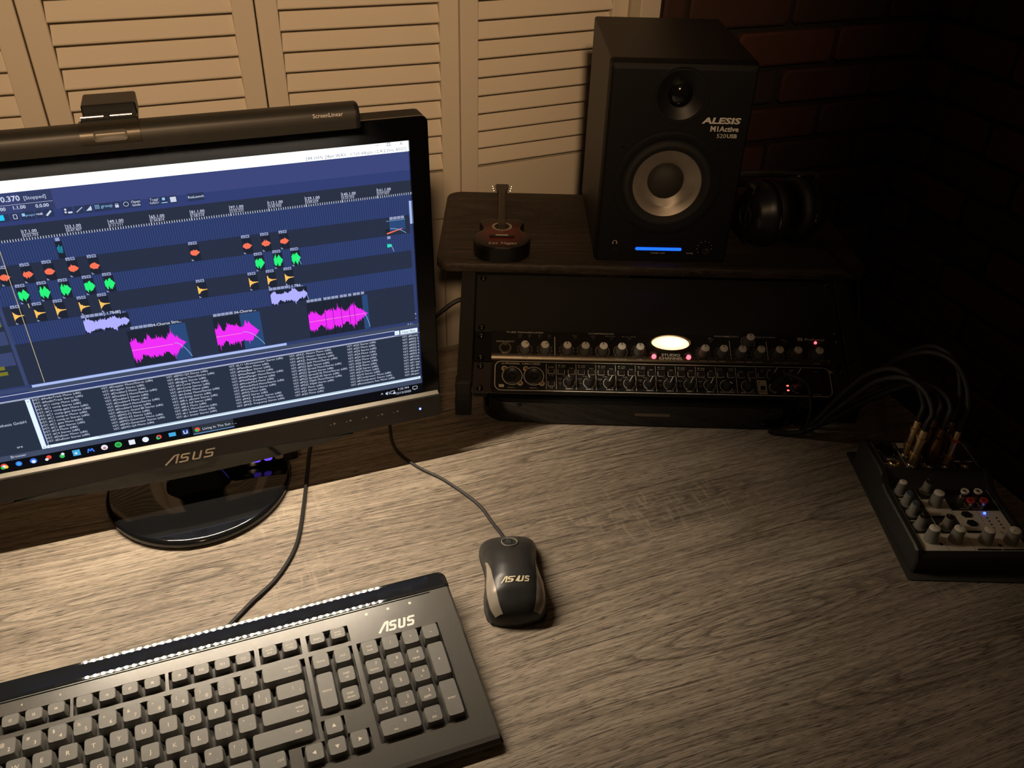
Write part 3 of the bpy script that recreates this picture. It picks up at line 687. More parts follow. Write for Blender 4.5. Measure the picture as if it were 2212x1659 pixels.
for i in range(len(xs)-1):
    for j in range(len(ys)-1):
        a, a2, c, c2 = xs[i], xs[i+1], ys[j], ys[j+1]
        hole = inhole((a+a2)/2, (c+c2)/2)
        if not hole: kbm.raw([(a, c, TOPZ), (a2, c, TOPZ), (a2, c2, TOPZ), (a, c2, TOPZ)], [(0, 1, 2, 3)])
        else:
            kw.raw([(a, c, WELL), (a2, c, WELL), (a2, c2, WELL), (a, c2, WELL)], [(0, 1, 2, 3)])
            for (q, w_) in (((a-1e-5, (c+c2)/2), ((a, c), (a, c2))), ((a2+1e-5, (c+c2)/2), ((a2, c), (a2, c2))), (((a+a2)/2, c-1e-5), ((a, c), (a2, c))), (((a+a2)/2, c2+1e-5), ((a, c2), (a2, c2)))):
                if not inhole(*q): kbm.raw([(*w_[0], WELL), (*w_[1], WELL), (*w_[1], TOPZ), (*w_[0], TOPZ)], [(0, 1, 2, 3)])
# rounded front lip, sides and underside
lipp = [(VB, TOPZ), (VB-.004, TOPZ-.0006), (VB-.0068, TOPZ-.0028), (VB-.0075, TOPZ-.006), (VB-.006, deskw(VB-.006))]
for q in range(len(lipp)-1):
    (v1, w1), (v2, w2) = lipp[q], lipp[q+1]; kbm.raw([(UL, v1, w1), (UR, v1, w1), (UR+(.0015 if q > 1 else 0), v2, w2), (UL, v2, w2)], [(0, 1, 2, 3)])
for U in (UL, UR):
    o = .0022 if U == UR else -.0022
    kbm.raw([(U, VB, TOPZ), (U, VT, TOPZ), (U+o, VT, TOPZ-.0022), (U+o, VB-.004, TOPZ-.0030)], [(0, 1, 2, 3)])
    kbm.raw([(U+o, VB-.0068, TOPZ-.0030), (U+o, VT, TOPZ-.0022), (U+o, VT, deskw(VT)+.004), (U+o, VB-.006, deskw(VB))], [(0, 1, 2, 3)])
kbm.raw([(UL, VT, TOPZ), (UR, VT, TOPZ), (UR, VT, deskw(VT)+.004), (UL, VT, deskw(VT)+.004)], [(0, 1, 2, 3)])
kbm.raw([(UL, VB-.006, deskw(VB)), (UR, VB-.006, deskw(VB)), (UR, VT, deskw(VT)+.004), (UL, VT, deskw(VT)+.004)], [(0, 1, 2, 3)])
kbm.build('case', 'kb_body', kb, smooth=0, recalc=False); kw.build('key_well', 'kb_well', kb, smooth=0, recalc=False)
# glossy strip, slightly crowned, corner rounded
mat('kb_gloss', (.012, .013, .015), .03, coat=.0, var=.05)
gs = MB(); rings = []
zt = 0.0; tp = 0.0
for t in [0.0, .02, .03, .06, .09, .12, .15, .16, .2, .35, .5, .65, .80, .86, .87, .89, .92, .95, .975, 1.0]:
    v = VT+.0004+.0198*t
    tm = (t+tp)/2      # slope: rounded front edge, two narrow shallow facets, middle leaning back
    req = -.0475+1.40*.0198*tm
    sl = .35 if tm < .02 else req if tm < .155 else -.105 if tm < .865 else req if tm < .97 else -2.0
    zt += sl*.0198*(t-tp); tp = t
    drop = -.0002+zt
    cr_ = .0085; over = max(0, v-(VT+.0202-cr_)); cut = cr_-math.sqrt(max(0, cr_*cr_-over*over))
    rings.append([(UL+cut, v, TOPZ+drop), (UL+cut+.004, v, TOPZ+drop+.0003), (UR+.0022-cut-.004, v, TOPZ+drop+.0003), (UR+.0022-cut, v, TOPZ+drop-.0004), (UR+.0018-cut, v, deskw(v)+.004), (UL+cut, v, deskw(v)+.004)])
gs.loft(rings); gs.build('gloss_strip', 'kb_gloss', kb, smooth=2)
MB().box(-.35, .0690, .0440, .0452, TOPZ-.001, TOPZ+.0004, .0003).build('strip_edge', 'black_gloss', kb, smooth=0)
asus(MB(), .0135, .0198, .0345, .0098, TOPZ+.0001, st=.22).build('logo', mat('print_bright', (.85, .84, .80), .4), kb, smooth=0, recalc=False)
ic = MB()
for u_ in (.0055, .0262, .0475): ic.rect(u_-.0012, u_+.0012, .0372, .0396, TOPZ+.0001)
for u_ in (-.258, -.2875): ic.text('4', u_, .0385, h=.0022, z=TOPZ+.0001)
ic.build('icon_print', 'print_cream', kb, smooth=0, recalc=False)
KM = {}
def key(u, v, w=17.9, h=17.9, legend=(), top=None):
    w = (w-.8)/1000; h = (h-.8)/1000; k = (w, h)
    if k not in KM:
        f = lambda iw, ih, z, r, oy=0: [(a, c, z) for a, c in rrect(-w/2+iw, w/2-iw, -h/2+ih+oy, h/2-ih+oy, r, 2)]
        small = h < .014
        iy = .0011 if small else .0017
        o = MB().loft([f(0, 0, WELL+.0002, .001), f(.0012, .0009, -.0050, .0014), f(.0013, iy-.0004, -.0007, .0020, .0003), f(.0018, iy, 0, .0020, .0003)]).build('key', 'kb_key', kb, smooth=28); KM[k] = o.data
    else: o = obj('key', KM[k], kb)
    o.location = (u/1000, v/1000, 0)
    if legend:
        lm = MB()
        for (s, dx, dy, sz) in legend:
            lm.text(s, dx/1000, dy/1000-sz*.00035, size=sz/1000, z=.00006)
        lm.build('key_legend', 'print_cream', o, smooth=0, recalc=False)
    return o
d1 = lambda a, c: ((a, -2.6, 2.6, 4.2), (c, 2.6, -2.4, 4.6))
for i, (a, c) in enumerate((('~', '`'), ('!', '1'), ('@', '2'), ('#', '3'), ('$', '4'), ('%', '5'), ('^', '6'), ('&', '7'), ('*', '8'), ('(', '9'), (')', '0'), ('_', '-'), ('+', '='))): key(-334.2+19.02*i, .8, legend=d1(a, c))
key(-77.7, .8, 37, 17.9, (('backspace', 8, 2.2, 3.0), ('<---', 8, -1.8, 4)))
key(-330, -18.8, 27.4, 17.9, (('tab', -4, 0, 3.4),))
for i, c in enumerate('QWERTYUIOP'): key(-307.0+19.08*i, -18.8, legend=((c, 0, 0, 5.4),))
key(-116.1, -18.8, legend=d1('{', '[')); key(-97.1, -18.8, legend=d1('}', ']')); key(-73.2, -18.8, 27.4, 17.9, (('|', 2, 2, 4), ('\\', 8, -2, 4.6)))
key(-327.6, -38.1, 32, 17.9, (('caps', -4, 0, 3.4),))
for i, c in enumerate('ASDFGHJKL'): key(-302.6+19.02*i, -38.1, legend=((c, 0, 0, 5.4),))
key(-131.2, -38.1, legend=d1(':', ';')); key(-112.1, -38.1, legend=d1('"', "'")); key(-80.5, -38.1, 42, 17.9, (('enter', 12, 2.2, 3.2), ('<---', 12, -1.8, 4)))
key(-323, -57.1, 41.8, 17.9, (('shift', -6, 0, 3.4),))
for i, c in enumerate('ZXCVBNM'): key(-293.0+19.02*i, -57.1, legend=((c, 0, 0, 5.4),))
for i, (a, c) in enumerate((('<', ','), ('>', '.'), ('?', '/'))): key(-159.9+19.1*i, -57.1, legend=d1(a, c))
key(-85.6, -57.1, 51.4, 17.9, (('shift', 13, 0, 3.6),))
key(-96.6, -76.8, 24.5, 17.9, (('ctrl', 6, 0, 3.6),)); key(-121.5, -76.8, 22); key(-145.5, -76.8, 23, 17.9, (('alt', 0, 0, 3.4),)); key(-212, -76.8, 107); key(-279.0, -76.8, 23); key(-304, -76.8, 23); key(-334.5, -76.8, 34)
for us, nm in (((-330, -294, -276.6, -259.6), ('f1', 'f2', 'f3', 'f4')), ((-237.9, -220, -202, -184), ('f5', 'f6', 'f7', 'f8')), ((-161.8, -143.6, -125.9, -108), ('f9', 'f10', 'f11', 'f12'))):
    for u_, c in zip(us, nm): key(u_, 23.8, 16.6, 13.2, ((c, 0, 0, 3.4),))
key(-85.2, 23.9, 16.6, 13.2, (('scroll', 0, 1.6, 2.6), ('lock', 0, -1.4, 2.6))); key(-67.2, 23.9, 16.6, 13.2, (('prt scr', 0, 1.6, 2.6), ('sysrq', 0, -1.4, 2.6)))
key(-42.8, 23.9, 16.9, 13.2, (('insert', 0, 0, 2.8),)); key(-23.9, 23.9, 16.9, 13.2, (('pause', 0, 1.6, 2.6), ('break', 0, -1.4, 2.6)))
key(-43.6, .8, legend=(('home', 0, 0, 3.2),)); key(-24.3, .8, legend=(('end', 0, 0, 3.2),)); key(-43.6, -28.4, 17.9, 36.9, (('delete', 0, 0, 3.4),)); key(-24.5, -18.8, legend=(('page', 0, 2, 3.2), ('up', 0, -2, 3.2))); key(-24.9, -38.2, legend=(('page', 0, 2, 3.2), ('down', 0, -2, 3.2)))
def arrow(u, v, a, **k):
    o = key(u, v, **k); m = MB(); m.poly([(.0021*math.cos(R(a+t)), .0021*math.sin(R(a+t))) for t in (0, 120, 240)], .00006); m.build('key_legend', 'print_cream', o, smooth=0, recalc=False)
arrow(-44.1, -61.6, 90); arrow(-63.3, -79.3, 180); arrow(-44.8, -79.4, -90); arrow(-26.0, -79.3, 0)
NP = [('num', 'lock', 0, 0), ('/', '', 1, 0), ('*', '', 2, 0), ('-', '', 3, 0), ('7', 'home', 0, 1), ('8', '^', 1, 1), ('9', 'pgup', 2, 1), ('4', '<', 0, 2), ('5', '', 1, 2), ('6', '>', 2, 2), ('1', 'end', 0, 3), ('2', 'v', 1, 3), ('3', 'pgdn', 2, 3)]
for a, c, i, j in NP:
    u_, v_ = .4+19.05*i, .6-19.3*j
    if a == 'num': key(u_, v_, legend=(('num', 0, 2, 3), ('lock', 0, -2, 3)))
    elif not c: key(u_, v_, legend=((a, 0, 0, 4.8),))
    else: key(u_, v_, legend=((a, 2, 2.6, 4.2), (c, -.6, -2.4, 3.4)))
key(57.4, -28.6, 17.9, 36.9, (('+', 0, 0, 4.6),)); key(57.4, -67.3, 17.9, 37.2, (('enter', 0, 0, 3.4),)); key(9.8, -77.2, 37, 17.9, (('0', 4, 2.4, 4.4), ('ins', -5, -3, 3.2))); key(38.2, -77.2, legend=(('.', 2, 3, 4.6), ('del', 0, -2.4, 3.4)))
KI = KT.inverted()
MB(KI).tube([(-.290, .490, .0024), (-.274, .522, .0024), (-.2628, .5442, .0024), (-.2528, .5648, .0028), (-.2353, .5988, .0024), (-.2263, .6449, .0024), (-.2312, .7021, .0024), (-.2400, .765, .0024), (-.2464, .815, .0024), (-.248, .90, .0024)], .0022, 8).build('cord', 'cable_black', kb)

# ------------------------------------------------------------------ mouse
MO = TR(.0058, .6010, 0, R(7.2))
ms = thing('computer_mouse', 'black wired mouse with silver side strips beside the keyboard', 'mouse', MO)
LEN = .113
SEC = [(-.5, .004, .006), (-.488, .0170, .012), (-.46, .0245, .0185), (-.40, .0292, .0262), (-.30, .0310, .0335), (-.18, .0306, .0378), (-.05, .0280, .0385), (.08, .0266, .0368), (.18, .0277, .0335), (.28, .0298, .0290), (.38, .0306, .0232), (.44, .0290, .0185), (.475, .0245, .0140), (.492, .0185, .0108), (.5, .010, .0080)]
def msec(t):
    for a, c in zip(SEC[:-1], SEC[1:]):
        if a[0] <= t <= c[0]:
            f = (t-a[0])/(c[0]-a[0]); f = f*f*(3-2*f) if False else f
            return a[1]+(c[1]-a[1])*f, a[2]+(c[2]-a[2])*f
def mpt(t, ang, off=0):
    hw, hh = msec(max(-.5, min(.5, t))); ca, sa = math.cos(ang), math.sin(ang); p = .72
    x = (abs(ca)**p)*math.copysign(1, ca)*(hw+off); z = .0015+(max(0, sa)**p)*(hh-.0015+off)
    return (x, t*LEN, z)
ts = [-.5+i/40 for i in range(41)]; NA = 28
body = MB(); body.loft([[mpt(t, PI*k/NA) for k in range(NA+1)] for t in ts], True, True)
mat('mouse_shell', (.022, .022, .021), .38, spec=.5, var=.35, scale=35)
body.build('shell', 'mouse_shell', ms, smooth=60)
MB().loft([[(x*1.02, y, z) for x, y, z in [(mpt(t, PI*k/14)[0], t*LEN*1.006, .0006 if zz == 0 else .0040) for t, k in [(-.5+i/20, 0) for i in range(21)]+[(.5-i/20, 14) for i in range(21)]]] for zz in (0, 1)]).build('foot_plate', 'black_matte', ms, smooth=40)
mat('mouse_silver', (.42, .37, .30), .28, metal=.35, spec=.6)
for sd in (0, 1):
    sm = MB(); rg = []
    for i in range(25):
        t = -.462+.60*i/24; u_ = (t+.462)/.60
        lo_, hi_ = R(30-12*u_**1.5), R(60-38*u_**2.2)
        if i == 24: hi_ = lo_+R(.6)
        rr = [mpt(t, (lo_+(hi_-lo_)*k/6) if not sd else PI-(lo_+(hi_-lo_)*k/6), .0005) for k in range(7)]; rg.append(rr)
    sm.loft(rg, False, False, closed=False); sm.build('side_strip', 'mouse_silver', ms, smooth=60)
wl = MB(frame((0, .0305, .0212), (0, 0, 1), (1, 0, 0))); wl.lathe([(.008, -.0032), (.0095, -.0018), (.0095, .0018), (.008, .0032)], 24); wl.build('scroll_wheel', 'rubber', ms)
pts = [mpt(.270+.085*math.cos(a), PI/2-.16*math.sin(a), .0006) for a in [2*PI*i/24 for i in range(25)]]
MB().tube(pts, .0008, 6, smooth=0).build('wheel_surround', mat('grey_trim', (.16, .15, .13), .35), ms)
MB().tube([mpt(.205-.02*i, PI/2, .0001) for i in range(6)], .00035, 5, smooth=0).build('button_split', 'black_matte', ms)
lg = MB(); vv = MB(); asus(vv, -.0095, 0, .019, .0056, 0, st=.2)
lg.raw([mpt((p.y-.0260)/LEN, PI/2-p.x/.0286*1.0, .0004) for p in vv.v], vv.f); lg.build('logo', mat('print_gold', (.80, .70, .48), .4), ms, smooth=0, recalc=False)
MI = MO.inverted()
MB(MI).tube([(-.0010, .6535, .0085), (-.0068, .6660, .0055), (-.0180, .6870, .0030), (-.0363, .7178, .0021), (-.0765, .7558, .0020), (-.1119, .7794, .0020), (-.1420, .8131, .0020), (-.155, .8609, .0020), (-.160, .92, .0020)], .0019, 8).build('cord', 'cable_black', ms)

# ------------------------------------------------------------------ rack stand with shelf
RYAW, RTILT = .0125, 1.0589
re_ = Vector((math.cos(RYAW), math.sin(RYAW), 0)); rn_ = Vector((-math.sin(RYAW), math.cos(RYAW), 0))
rdn = Vector((0, 0, -1))*math.cos(RTILT)-rn_*math.sin(RTILT)
RO = Vector((.1897, 1.034, .1314))
RW = frame(RO, re_, re_.cross(-rdn))                 # x right, y up the panel, z out of the panel; v = -y
STD = TR(.1870, 1.05, 0, RYAW)
st = thing('rack_stand', 'dark wooden shelf on a slanted black steel rack stand in the desk corner', 'rack', STD)
SI = STD.inverted()
shelf = MB(SI @ TR(.1845, 1.1545, 0, .0105))
shelf.loft([[(a, c, z) for a, c in rrect(-.2930+i, .2930-i, -.1245+i, .1245-i, .020, 5)] for z, i in ((.1340, .004), (.1355, .0015), (.138, 0), (.146, 0), (.1485, .0012), (.150, .004))])
shelf.build('shelf_board', SHELF_WOOD, st, smooth=40)
for sx in (-1, 1):
    u0 = .2428 if sx > 0 else -.2618
    RL = SI @ RW
    MB(RL).box(u0, u0+.019, -.1640, .0040, -.016, .0030, .001).build('post', 'steel_black', st, smooth=0)
    xw = RO.x+(u0+.0095)
    fm = MB(SI @ TR(xw, .8955+(.006 if sx > 0 else 0), 0, RYAW)); fm.box(-.0098, .0098, -.009, .009, .0, .0515, .001).build('front_leg', 'steel_black', st, smooth=0)
    MB(SI @ TR(xw, .8955+(.006 if sx > 0 else 0), 0, RYAW)).box(-.0104, .0104, -.0096, .0096, .0, .026, .001).build('foot_cap', 'rubber', st, smooth=0)
    MB(SI @ TR(xw, 1.060, 0, RYAW)).box(-.0095, .0095, -.0095, .0095, 0, .134, .001).build('rear_leg', 'steel_black', st, smooth=0)
    MB(SI @ TR(xw, 1.0, 0, RYAW)).box(-.008, .008, -.098, .055, .020, .036, .001).build('side_rail', 'steel_black', st, smooth=0)
    MB(RL).box(.2230 if sx > 0 else -.2410, .2410 if sx > 0 else -.2230, -.1775, -.002, -.012, -.0035).build('rack_rail', 'steel_black', st, smooth=0)
SCREW = {}
def screw(parent, u, v, h=0, r=.0046):
    if parent.name not in SCREW:
        mb = MB(); mb.lathe([(r, 0), (r*.98, .0008), (r*.72, .0021), (r*.3, .0026), (0, .0026)], 16)
        o = mb.build('screw', 'screw_black', parent, smooth=50); mb2 = MB(); mb2.box(-.0019, .0019, -.00045, .00045, .0022, .0029); mb2.box(-.00045, .00045, -.0019, .0019, .0022, .0029)
        x = mb2.build('screw_slot', 'chrome', o, smooth=0); SCREW[parent.name] = (o.data, x.data)
    else:
        o = obj('screw', SCREW[parent.name][0], parent); obj('screw_slot', SCREW[parent.name][1], o)
    o.location = (u, -v, h); return o
def rackthing(name, label, cat, v):
    return thing(name, label, cat, RW @ Matrix.Translation((0, -v, 0)))
# blank panel
bp_ = rackthing('blank_rack_panel', 'plain black blank panel at the top of the rack', 'panel', .0889)
MB().box(-.2413, .2413, .0005, .0885, 0-.003, .0, .0005).build('plate', 'steel_black', bp_, smooth=0)
for u in (-.23255, .23255):
    screw(bp_, u, -.0889+.0060); screw(bp_, u, -.0063)
# ---- preamp
pa = rackthing('channel_preamp', 'black tube preamp with white capped knobs and a glowing oval meter', 'preamp', .13335)
PV = lambda v: .13335-v/1000          # panel mm -> local y
mat('preamp_face', (.030, .028, .025), .36, metal=.5, spec=.6, bump=.05)
MB().box(-.2413, .2413, .0004, .0440, -.003, .0, .0005).build('rack_ears', 'black_gloss', pa, smooth=0)
f = MB()
pf_ = [(.0440, .0), (.0440, .0036), (.0432, .0044), (.0105, .0044), (.0075, .0040), (.0048, .0030), (.0026, .0014), (.0016, .0)]
f.loft([[(x, a, c) for a, c in pf_] for x in (-.2188, .2198)]); f.build('faceplate', 'preamp_face', pa, smooth=35)
bv = MB(); bq = [(.0108, .0045), (.0075, .0041), (.0048, .0031), (.0026, .0015), (.0014, .0)]
bv.loft([[(x, a, c) for a, c in bq] for x in (-.2186, .2196)], False, False, closed=False); bv.build('bevel_highlight', mat('highlight_metal', (.16, .14, .105), .36, metal=1, aniso=.4), pa, smooth=60)  # lighter metal over the lower bevel stands in for a reflected highlight
for u in (-.23255, .23255): screw(pa, u, -.00635, 0); screw(pa, u, -.0381, 0)
PZ = .00452
knob_skirt = mat('knob_grey', (.13, .125, .11), .5); knob_white = mat('knob_white', (.88, .84, .74), .45); knob_black = mat('knob_black', (.014, .014, .014), .4)
KN = {}
def knob(parent, u, y, z, r, h, rc, skirt, cap, line, ang, taper=.82, ribs=0, big=False):
    k = (parent.name, r, h, rc, skirt.name, cap.name, line.name if line else '', taper)
    if k not in KN:
        mb = MB(); n = 28
        mb.lathe([(r, 0), (r, h*.10), (r*.96, h*.14), (r*taper, h*.90), (r*taper*.96, h*.93), (rc, h*.935)], n)
        o = mb.build('knob', skirt, parent, smooth=45)
        c = MB(); c.lathe([(rc, h*.93), (rc*.98, h*.985), (rc*.9, h), (0, h)], n); c_ = c.build('knob_cap', cap, o, smooth=45)
        l_ = None
        if line:
            l = MB(); l.box(-.00045, .00045, rc*.25, rc*.98, h*.99, h+.00015); l_ = l.build('pointer', line, o, smooth=0)
        KN[k] = (o.data, c_.data, l_.data if l_ else None)
    else:
        a, b2, c = KN[k]; o = obj('knob', a, parent); obj('knob_cap', b2, o)
        if c: obj('pointer', c, o)
    o.location = (u, y, z); o.rotation_euler = (0, 0, R(ang)); return o
KU = [(-175.6, -60), (-150.2, -60), (-121.6, 5), (-98.4, -5), (-75.1, 0), (-51.7, 0), (-28.1, 5), (55.6, 0), (79.4, 0), (103.3, 0), (127.4, 0), (151.1, -3), (174.8, 0), (202.4, -30)]
for u, a in KU: knob(pa, u/1000, PV(116.8), PZ, .0068, .0155, .0051, knob_skirt, knob_white, knob_black, a)
knob(pa, .1155, PV(99.3), PZ, .0068, .0155, .0051, knob_skirt, knob_white, knob_black, 0)
pt_ = MB(); pz2 = PZ+.00003
for u, a in KU:
    if u in (-75.1, -51.7): pt_.arc(u/1000, PV(116.8), .0088, .0006, -45, 225, pz2, 16)
    else:
        for i in range(17):
            t = R(-45+270*i/16); pt_.line([(u/1000+r_*math.cos(t), PV(116.8)+r_*math.sin(t)) for r_ in (.0082, .0082+(.0022 if i % 2 == 0 else .0014))], .0005, pz2)
pt_.arc(.1155, PV(99.3), .0088, .0006, -45, 225, pz2, 16)
for s, u, v, wd, h in (('TUBE PREAMPLIFIER', -175.7, 91.6, 49, 2.2), ('INSTRUMENT', -201, 105.4, 23, 2.1), ('COMPRESSOR', -76, 91.2, 34, 2.2), ('PARAMETRIC', 88.5, 91.2, 32, 2.2), ('EQUALIZER', 139.2, 91.4, 27, 2.2), ('GAIN', -175.6, 128.2, 7, 1.9), ('DRIVE', -150.2, 128.2, 8, 1.9), ('THRESH', -121.6, 128.2, 11, 1.9), ('RATIO', -99, 128.1, 10, 1.9), ('ATTACK', -75, 128.1, 12.5, 1.9), ('RELEASE', -51.8, 128.1, 15, 1.9), ('GAIN', -28, 128.1, 8, 1.9), ('FREQ', 55, 128.2, 9, 1.9), ('LOW', 67.2, 128.3, 9, 2.2), ('GAIN', 79, 128.2, 8, 1.9), ('FREQ', 102.6, 128.2, 9, 1.9), ('MID', 114.8, 128.3, 7.5, 2.2), ('GAIN', 127, 128.2, 8, 1.9), ('FREQ', 150.4, 128.2, 9, 1.9), ('HIGH', 162.8, 128.3, 10.5, 2.2), ('GAIN', 174.6, 128.2, 8, 1.9), ('LEVEL', 202.2, 128.2, 9, 1.9), ('Q', 115.5, 109.3, 2, 1.9), ('PEAK', 66.5, 94.6, 5.5, 1.3), ('PEAK', 162.3, 94.6, 5.5, 1.3), ('SOFT', -110.7, 94.8, 6, 1.3), ('AUTO', -87, 94.8, 6, 1.3), ('EQ>COMP', -64, 94.8, 13, 1.3), ('GR TO METER', -40, 94.8, 19, 1.3), ('COMP', -8.9, 116.8, 7, 1.3), ('ENGAGE', -8.9, 118.8, 9, 1.3), ('EQ', 36, 116.8, 3.4, 1.3), ('ENGAGE', 36, 118.8, 9, 1.3), ('POWER', 211, 98, 6, 1.1)):
    pt_.text(s, u/1000, PV(v), h=h/1000, w=wd/1000, z=pz2, bold=.01 if h > 2.1 else 0)
pt_.build('panel_print', 'print_grey', pa, smooth=0, recalc=False)
pb = MB()
pb.text('STUDIO', .0135, PV(120.4), h=.0038, w=.0245, z=pz2, bold=.03); pb.text('CHANNEL', .0134, PV(125.3), h=.0040, w=.0312, z=pz2, bold=.03)
pb.text('PreSonus', .2040, PV(93.0), h=.0042, w=.0255, z=pz2, bold=.01)
for i in range(3): pb.box(.1815+.0024*i, .1832+.0024*i, PV(95.2), PV(90.6), PZ, pz2)
for u, a, b2 in ((-.1368, 97.2, 124.2), (.0914, 97.5, 124.5), (.1396, 97.3, 124.6), (.2190, 122, 128)): pb.line([(u, PV(a)), (u, PV(b2))], .0008 if u < .2 else .0005, pz2)
pb.build('bold_print', mat('print_cream2', (.85, .80, .68), .5), pa, smooth=0, recalc=False)
BB_ = None
for u, v in ((-182.1, 98.2), (-169.7, 98.2), (-156.7, 98.2), (-144.1, 98.2), (-110.5, 98.2), (-86.7, 98.2), (-63.1, 98.2), (-39.4, 98.2), (67.5, 98.8), (164.1, 98.8)):
    if BB_ is None: o = MB().lathe([(.0026, 0), (.0026, .0035), (.0022, .004), (0, .004)], 16).build('push_button', mat('button_dark', (.055, .055, .053), .4), pa, smooth=40); BB_ = o.data
    else: o = obj('push_button', BB_, pa)
    o.location = (u/1000, PV(v), PZ)
jk = MB(Matrix.Translation((-.2010, PV(115.7), PZ))); jk.lathe([(.0088, 0), (.0088, .0012), (.0080, .0022), (.0058, .0022), (.0056, .0002), (.0, .0002)], 28, cap=False)
o = jk.build('instrument_jack', 'nickel', pa, smooth=40); MB(Matrix.Translation((-.2010, PV(115.7), PZ))).disc(0, 0, .0056, .0004, 20).build('jack_hole', knob_black, o, smooth=0)
# oval meter
VC = Matrix.Translation((.0138, PV(103.5), PZ))
MB(VC).lathe([(1, 0), (1.0, .0022/1), (.97, .0034), (.93, .0030), (.90, .0008), (.885, .0006)], 48, sx=.0272, sy=.0118, cap=False).build('meter_rim', mat('rim_gold', (.55, .40, .22), .25, metal=1), pa, smooth=50)
def meter_mat():
    m = bpy.data.materials.new('meter_face'); m.use_nodes = True; nt = m.node_tree; L = nt.links
    for n in list(nt.nodes):
        if n.type != 'OUTPUT_MATERIAL': nt.nodes.remove(n)
    tc = nt.nodes.new('ShaderNodeTexCoord'); mp = nt.nodes.new('ShaderNodeMapping'); mp.inputs['Location'].default_value = (-.46, -2.2, 0); mp.inputs['Scale'].default_value = (30, 70, 0)
    ln = nt.nodes.new('ShaderNodeVectorMath'); ln.operation = 'LENGTH'
    r = nt.nodes.new('ShaderNodeValToRGB'); e = r.color_ramp.elements; e[0].color = (1.0, .93, .74, 1); e[0].position = .15; e[1].color = (1.0, .68, .26, 1); e[1].position = 1
    em = nt.nodes.new('ShaderNodeEmission'); em.inputs[1].default_value = 1.6
    L.new(tc.outputs['Object'], mp.inputs[0]); L.new(mp.outputs[0], ln.inputs[0]); L.new(ln.outputs['Value'], r.inputs[0]); L.new(r.outputs[0], em.inputs[0]); L.new(em.outputs[0], nt.nodes['Material Output'].inputs[0])
    return m
vf = MB(VC); vf.disc(0, 0, .0242, .0007, 48, sy=.0105/.0242); vf.build('meter_face', meter_mat(), pa, smooth=0, recalc=False)
for u, v, r in ((-8.8, 123.6, .0030), (36.1, 123.6, .0030)):
    MB(Matrix.Translation((u/1000, PV(v), PZ))).lathe([(r, 0), (r, .0022), (r*.8, .0034), (0, .004)], 18).build('lamp_button', mat('red_glow', (.5, .05, .08), .3, emit=(1.0, .12, .17), es=2.6), pa, smooth=50)
MB(Matrix.Translation((.2044, PV(97.9), PZ))).lathe([(.0019, 0), (.0017, .0012), (0, .002)], 14).build('power_light', mat('red_glow2', (.5, .05, .08), .3, emit=(1.0, .06, .08), es=5), pa, smooth=50)
# ---- audio interface
ai = rackthing('audio_interface', 'black audio interface with white outline and eight gain knobs at the rack bottom', 'interface', .1778)
IV = lambda v: .1778-v/1000
MB().box(-.2413, .2413, .0004, .0440, -.003, .0, .0005).build('rack_ears', mat('ear_grey', (.040, .036, .030), .5), ai, smooth=0)
f = MB(); f.loft([[(a, c, z) for a, c in rrect(-.2192+i, .2200-i, .0008+i, .0442-i, .007, 4)] for z, i in ((.0, 0), (.0030, 0), (.0042, .0012))]); f.build('faceplate', mat('interface_face', (.010, .010, .010), .4), ai, smooth=35)
for u in (-.23255, .23255): screw(ai, u, -.00635+.0, 0); screw(ai, u, -.0381, 0)
IZ = .0042; iz = IZ+.00004
ow = MB(); A = rrect(-.2140, .2168, IV(175.6), IV(133.9)+.0, .0085, 6); B = rrect(-.2131, .2159, IV(174.8), IV(134.7), .0077, 6); ow.ring2(A, B, iz)
ow.build('outline', mat('print_cream3', (.88, .80, .65), .45), ai, smooth=0, recalc=False)
ip = MB()
for u in (-148, -135.2, -109.9, -84.5, -59.2, -33.6, -7.9, 17.9, 43.7, 69.6, 95.2, 121.4): ip.line([(u/1000, IV(136.5)), (u/1000, IV(172.6))], .0006, iz)
GU = [-119.0+25.6*k for k in range(8)]
for k, u in enumerate(GU):
    ip.arc(u/1000, IV(162.6), .0075, .0006, 100, 245, iz, 10); ip.arc(u/1000, IV(162.6), .0075, .0006, -65, 20, iz, 8)
    ip.text('GAIN %d' % (k+1), u/1000, IV(171.7), h=.0017, w=.0088, z=iz, bold=.02)
    ip.text('CLIP', (u-11.6)/1000, IV(157.4), h=.0014, w=.0048, z=iz); ip.text('SIG', (u-11.5)/1000, IV(163.6), h=.0014, w=.0036, z=iz)
    ip.rect((u-12.2)/1000, (u-10.8)/1000, IV(160.1), IV(159.7), iz); ip.rect((u-12.2)/1000, (u-10.8)/1000, IV(166.4), IV(166.0), iz)
    ip.text('LINE', (u-7.2)/1000, IV(138.6), h=.0014, w=.005, z=iz); ip.text('INST', (u-7.2)/1000, IV(141.0), h=.0014, w=.005, z=iz); ip.text('PAD', (u+3.2)/1000, IV(142.3), h=.0014, w=.0046, z=iz)
    ip.rect((u-13.6)/1000, (u-11.6)/1000, IV(139.2), IV(138.0), iz); ip.rect((u-13.8)/1000, (u-11.2)/1000, IV(141.4), IV(140.9), iz)
    ip.text('0/+60', (u-5.5)/1000, IV(153.6), h=.0012, w=.0052, z=iz)
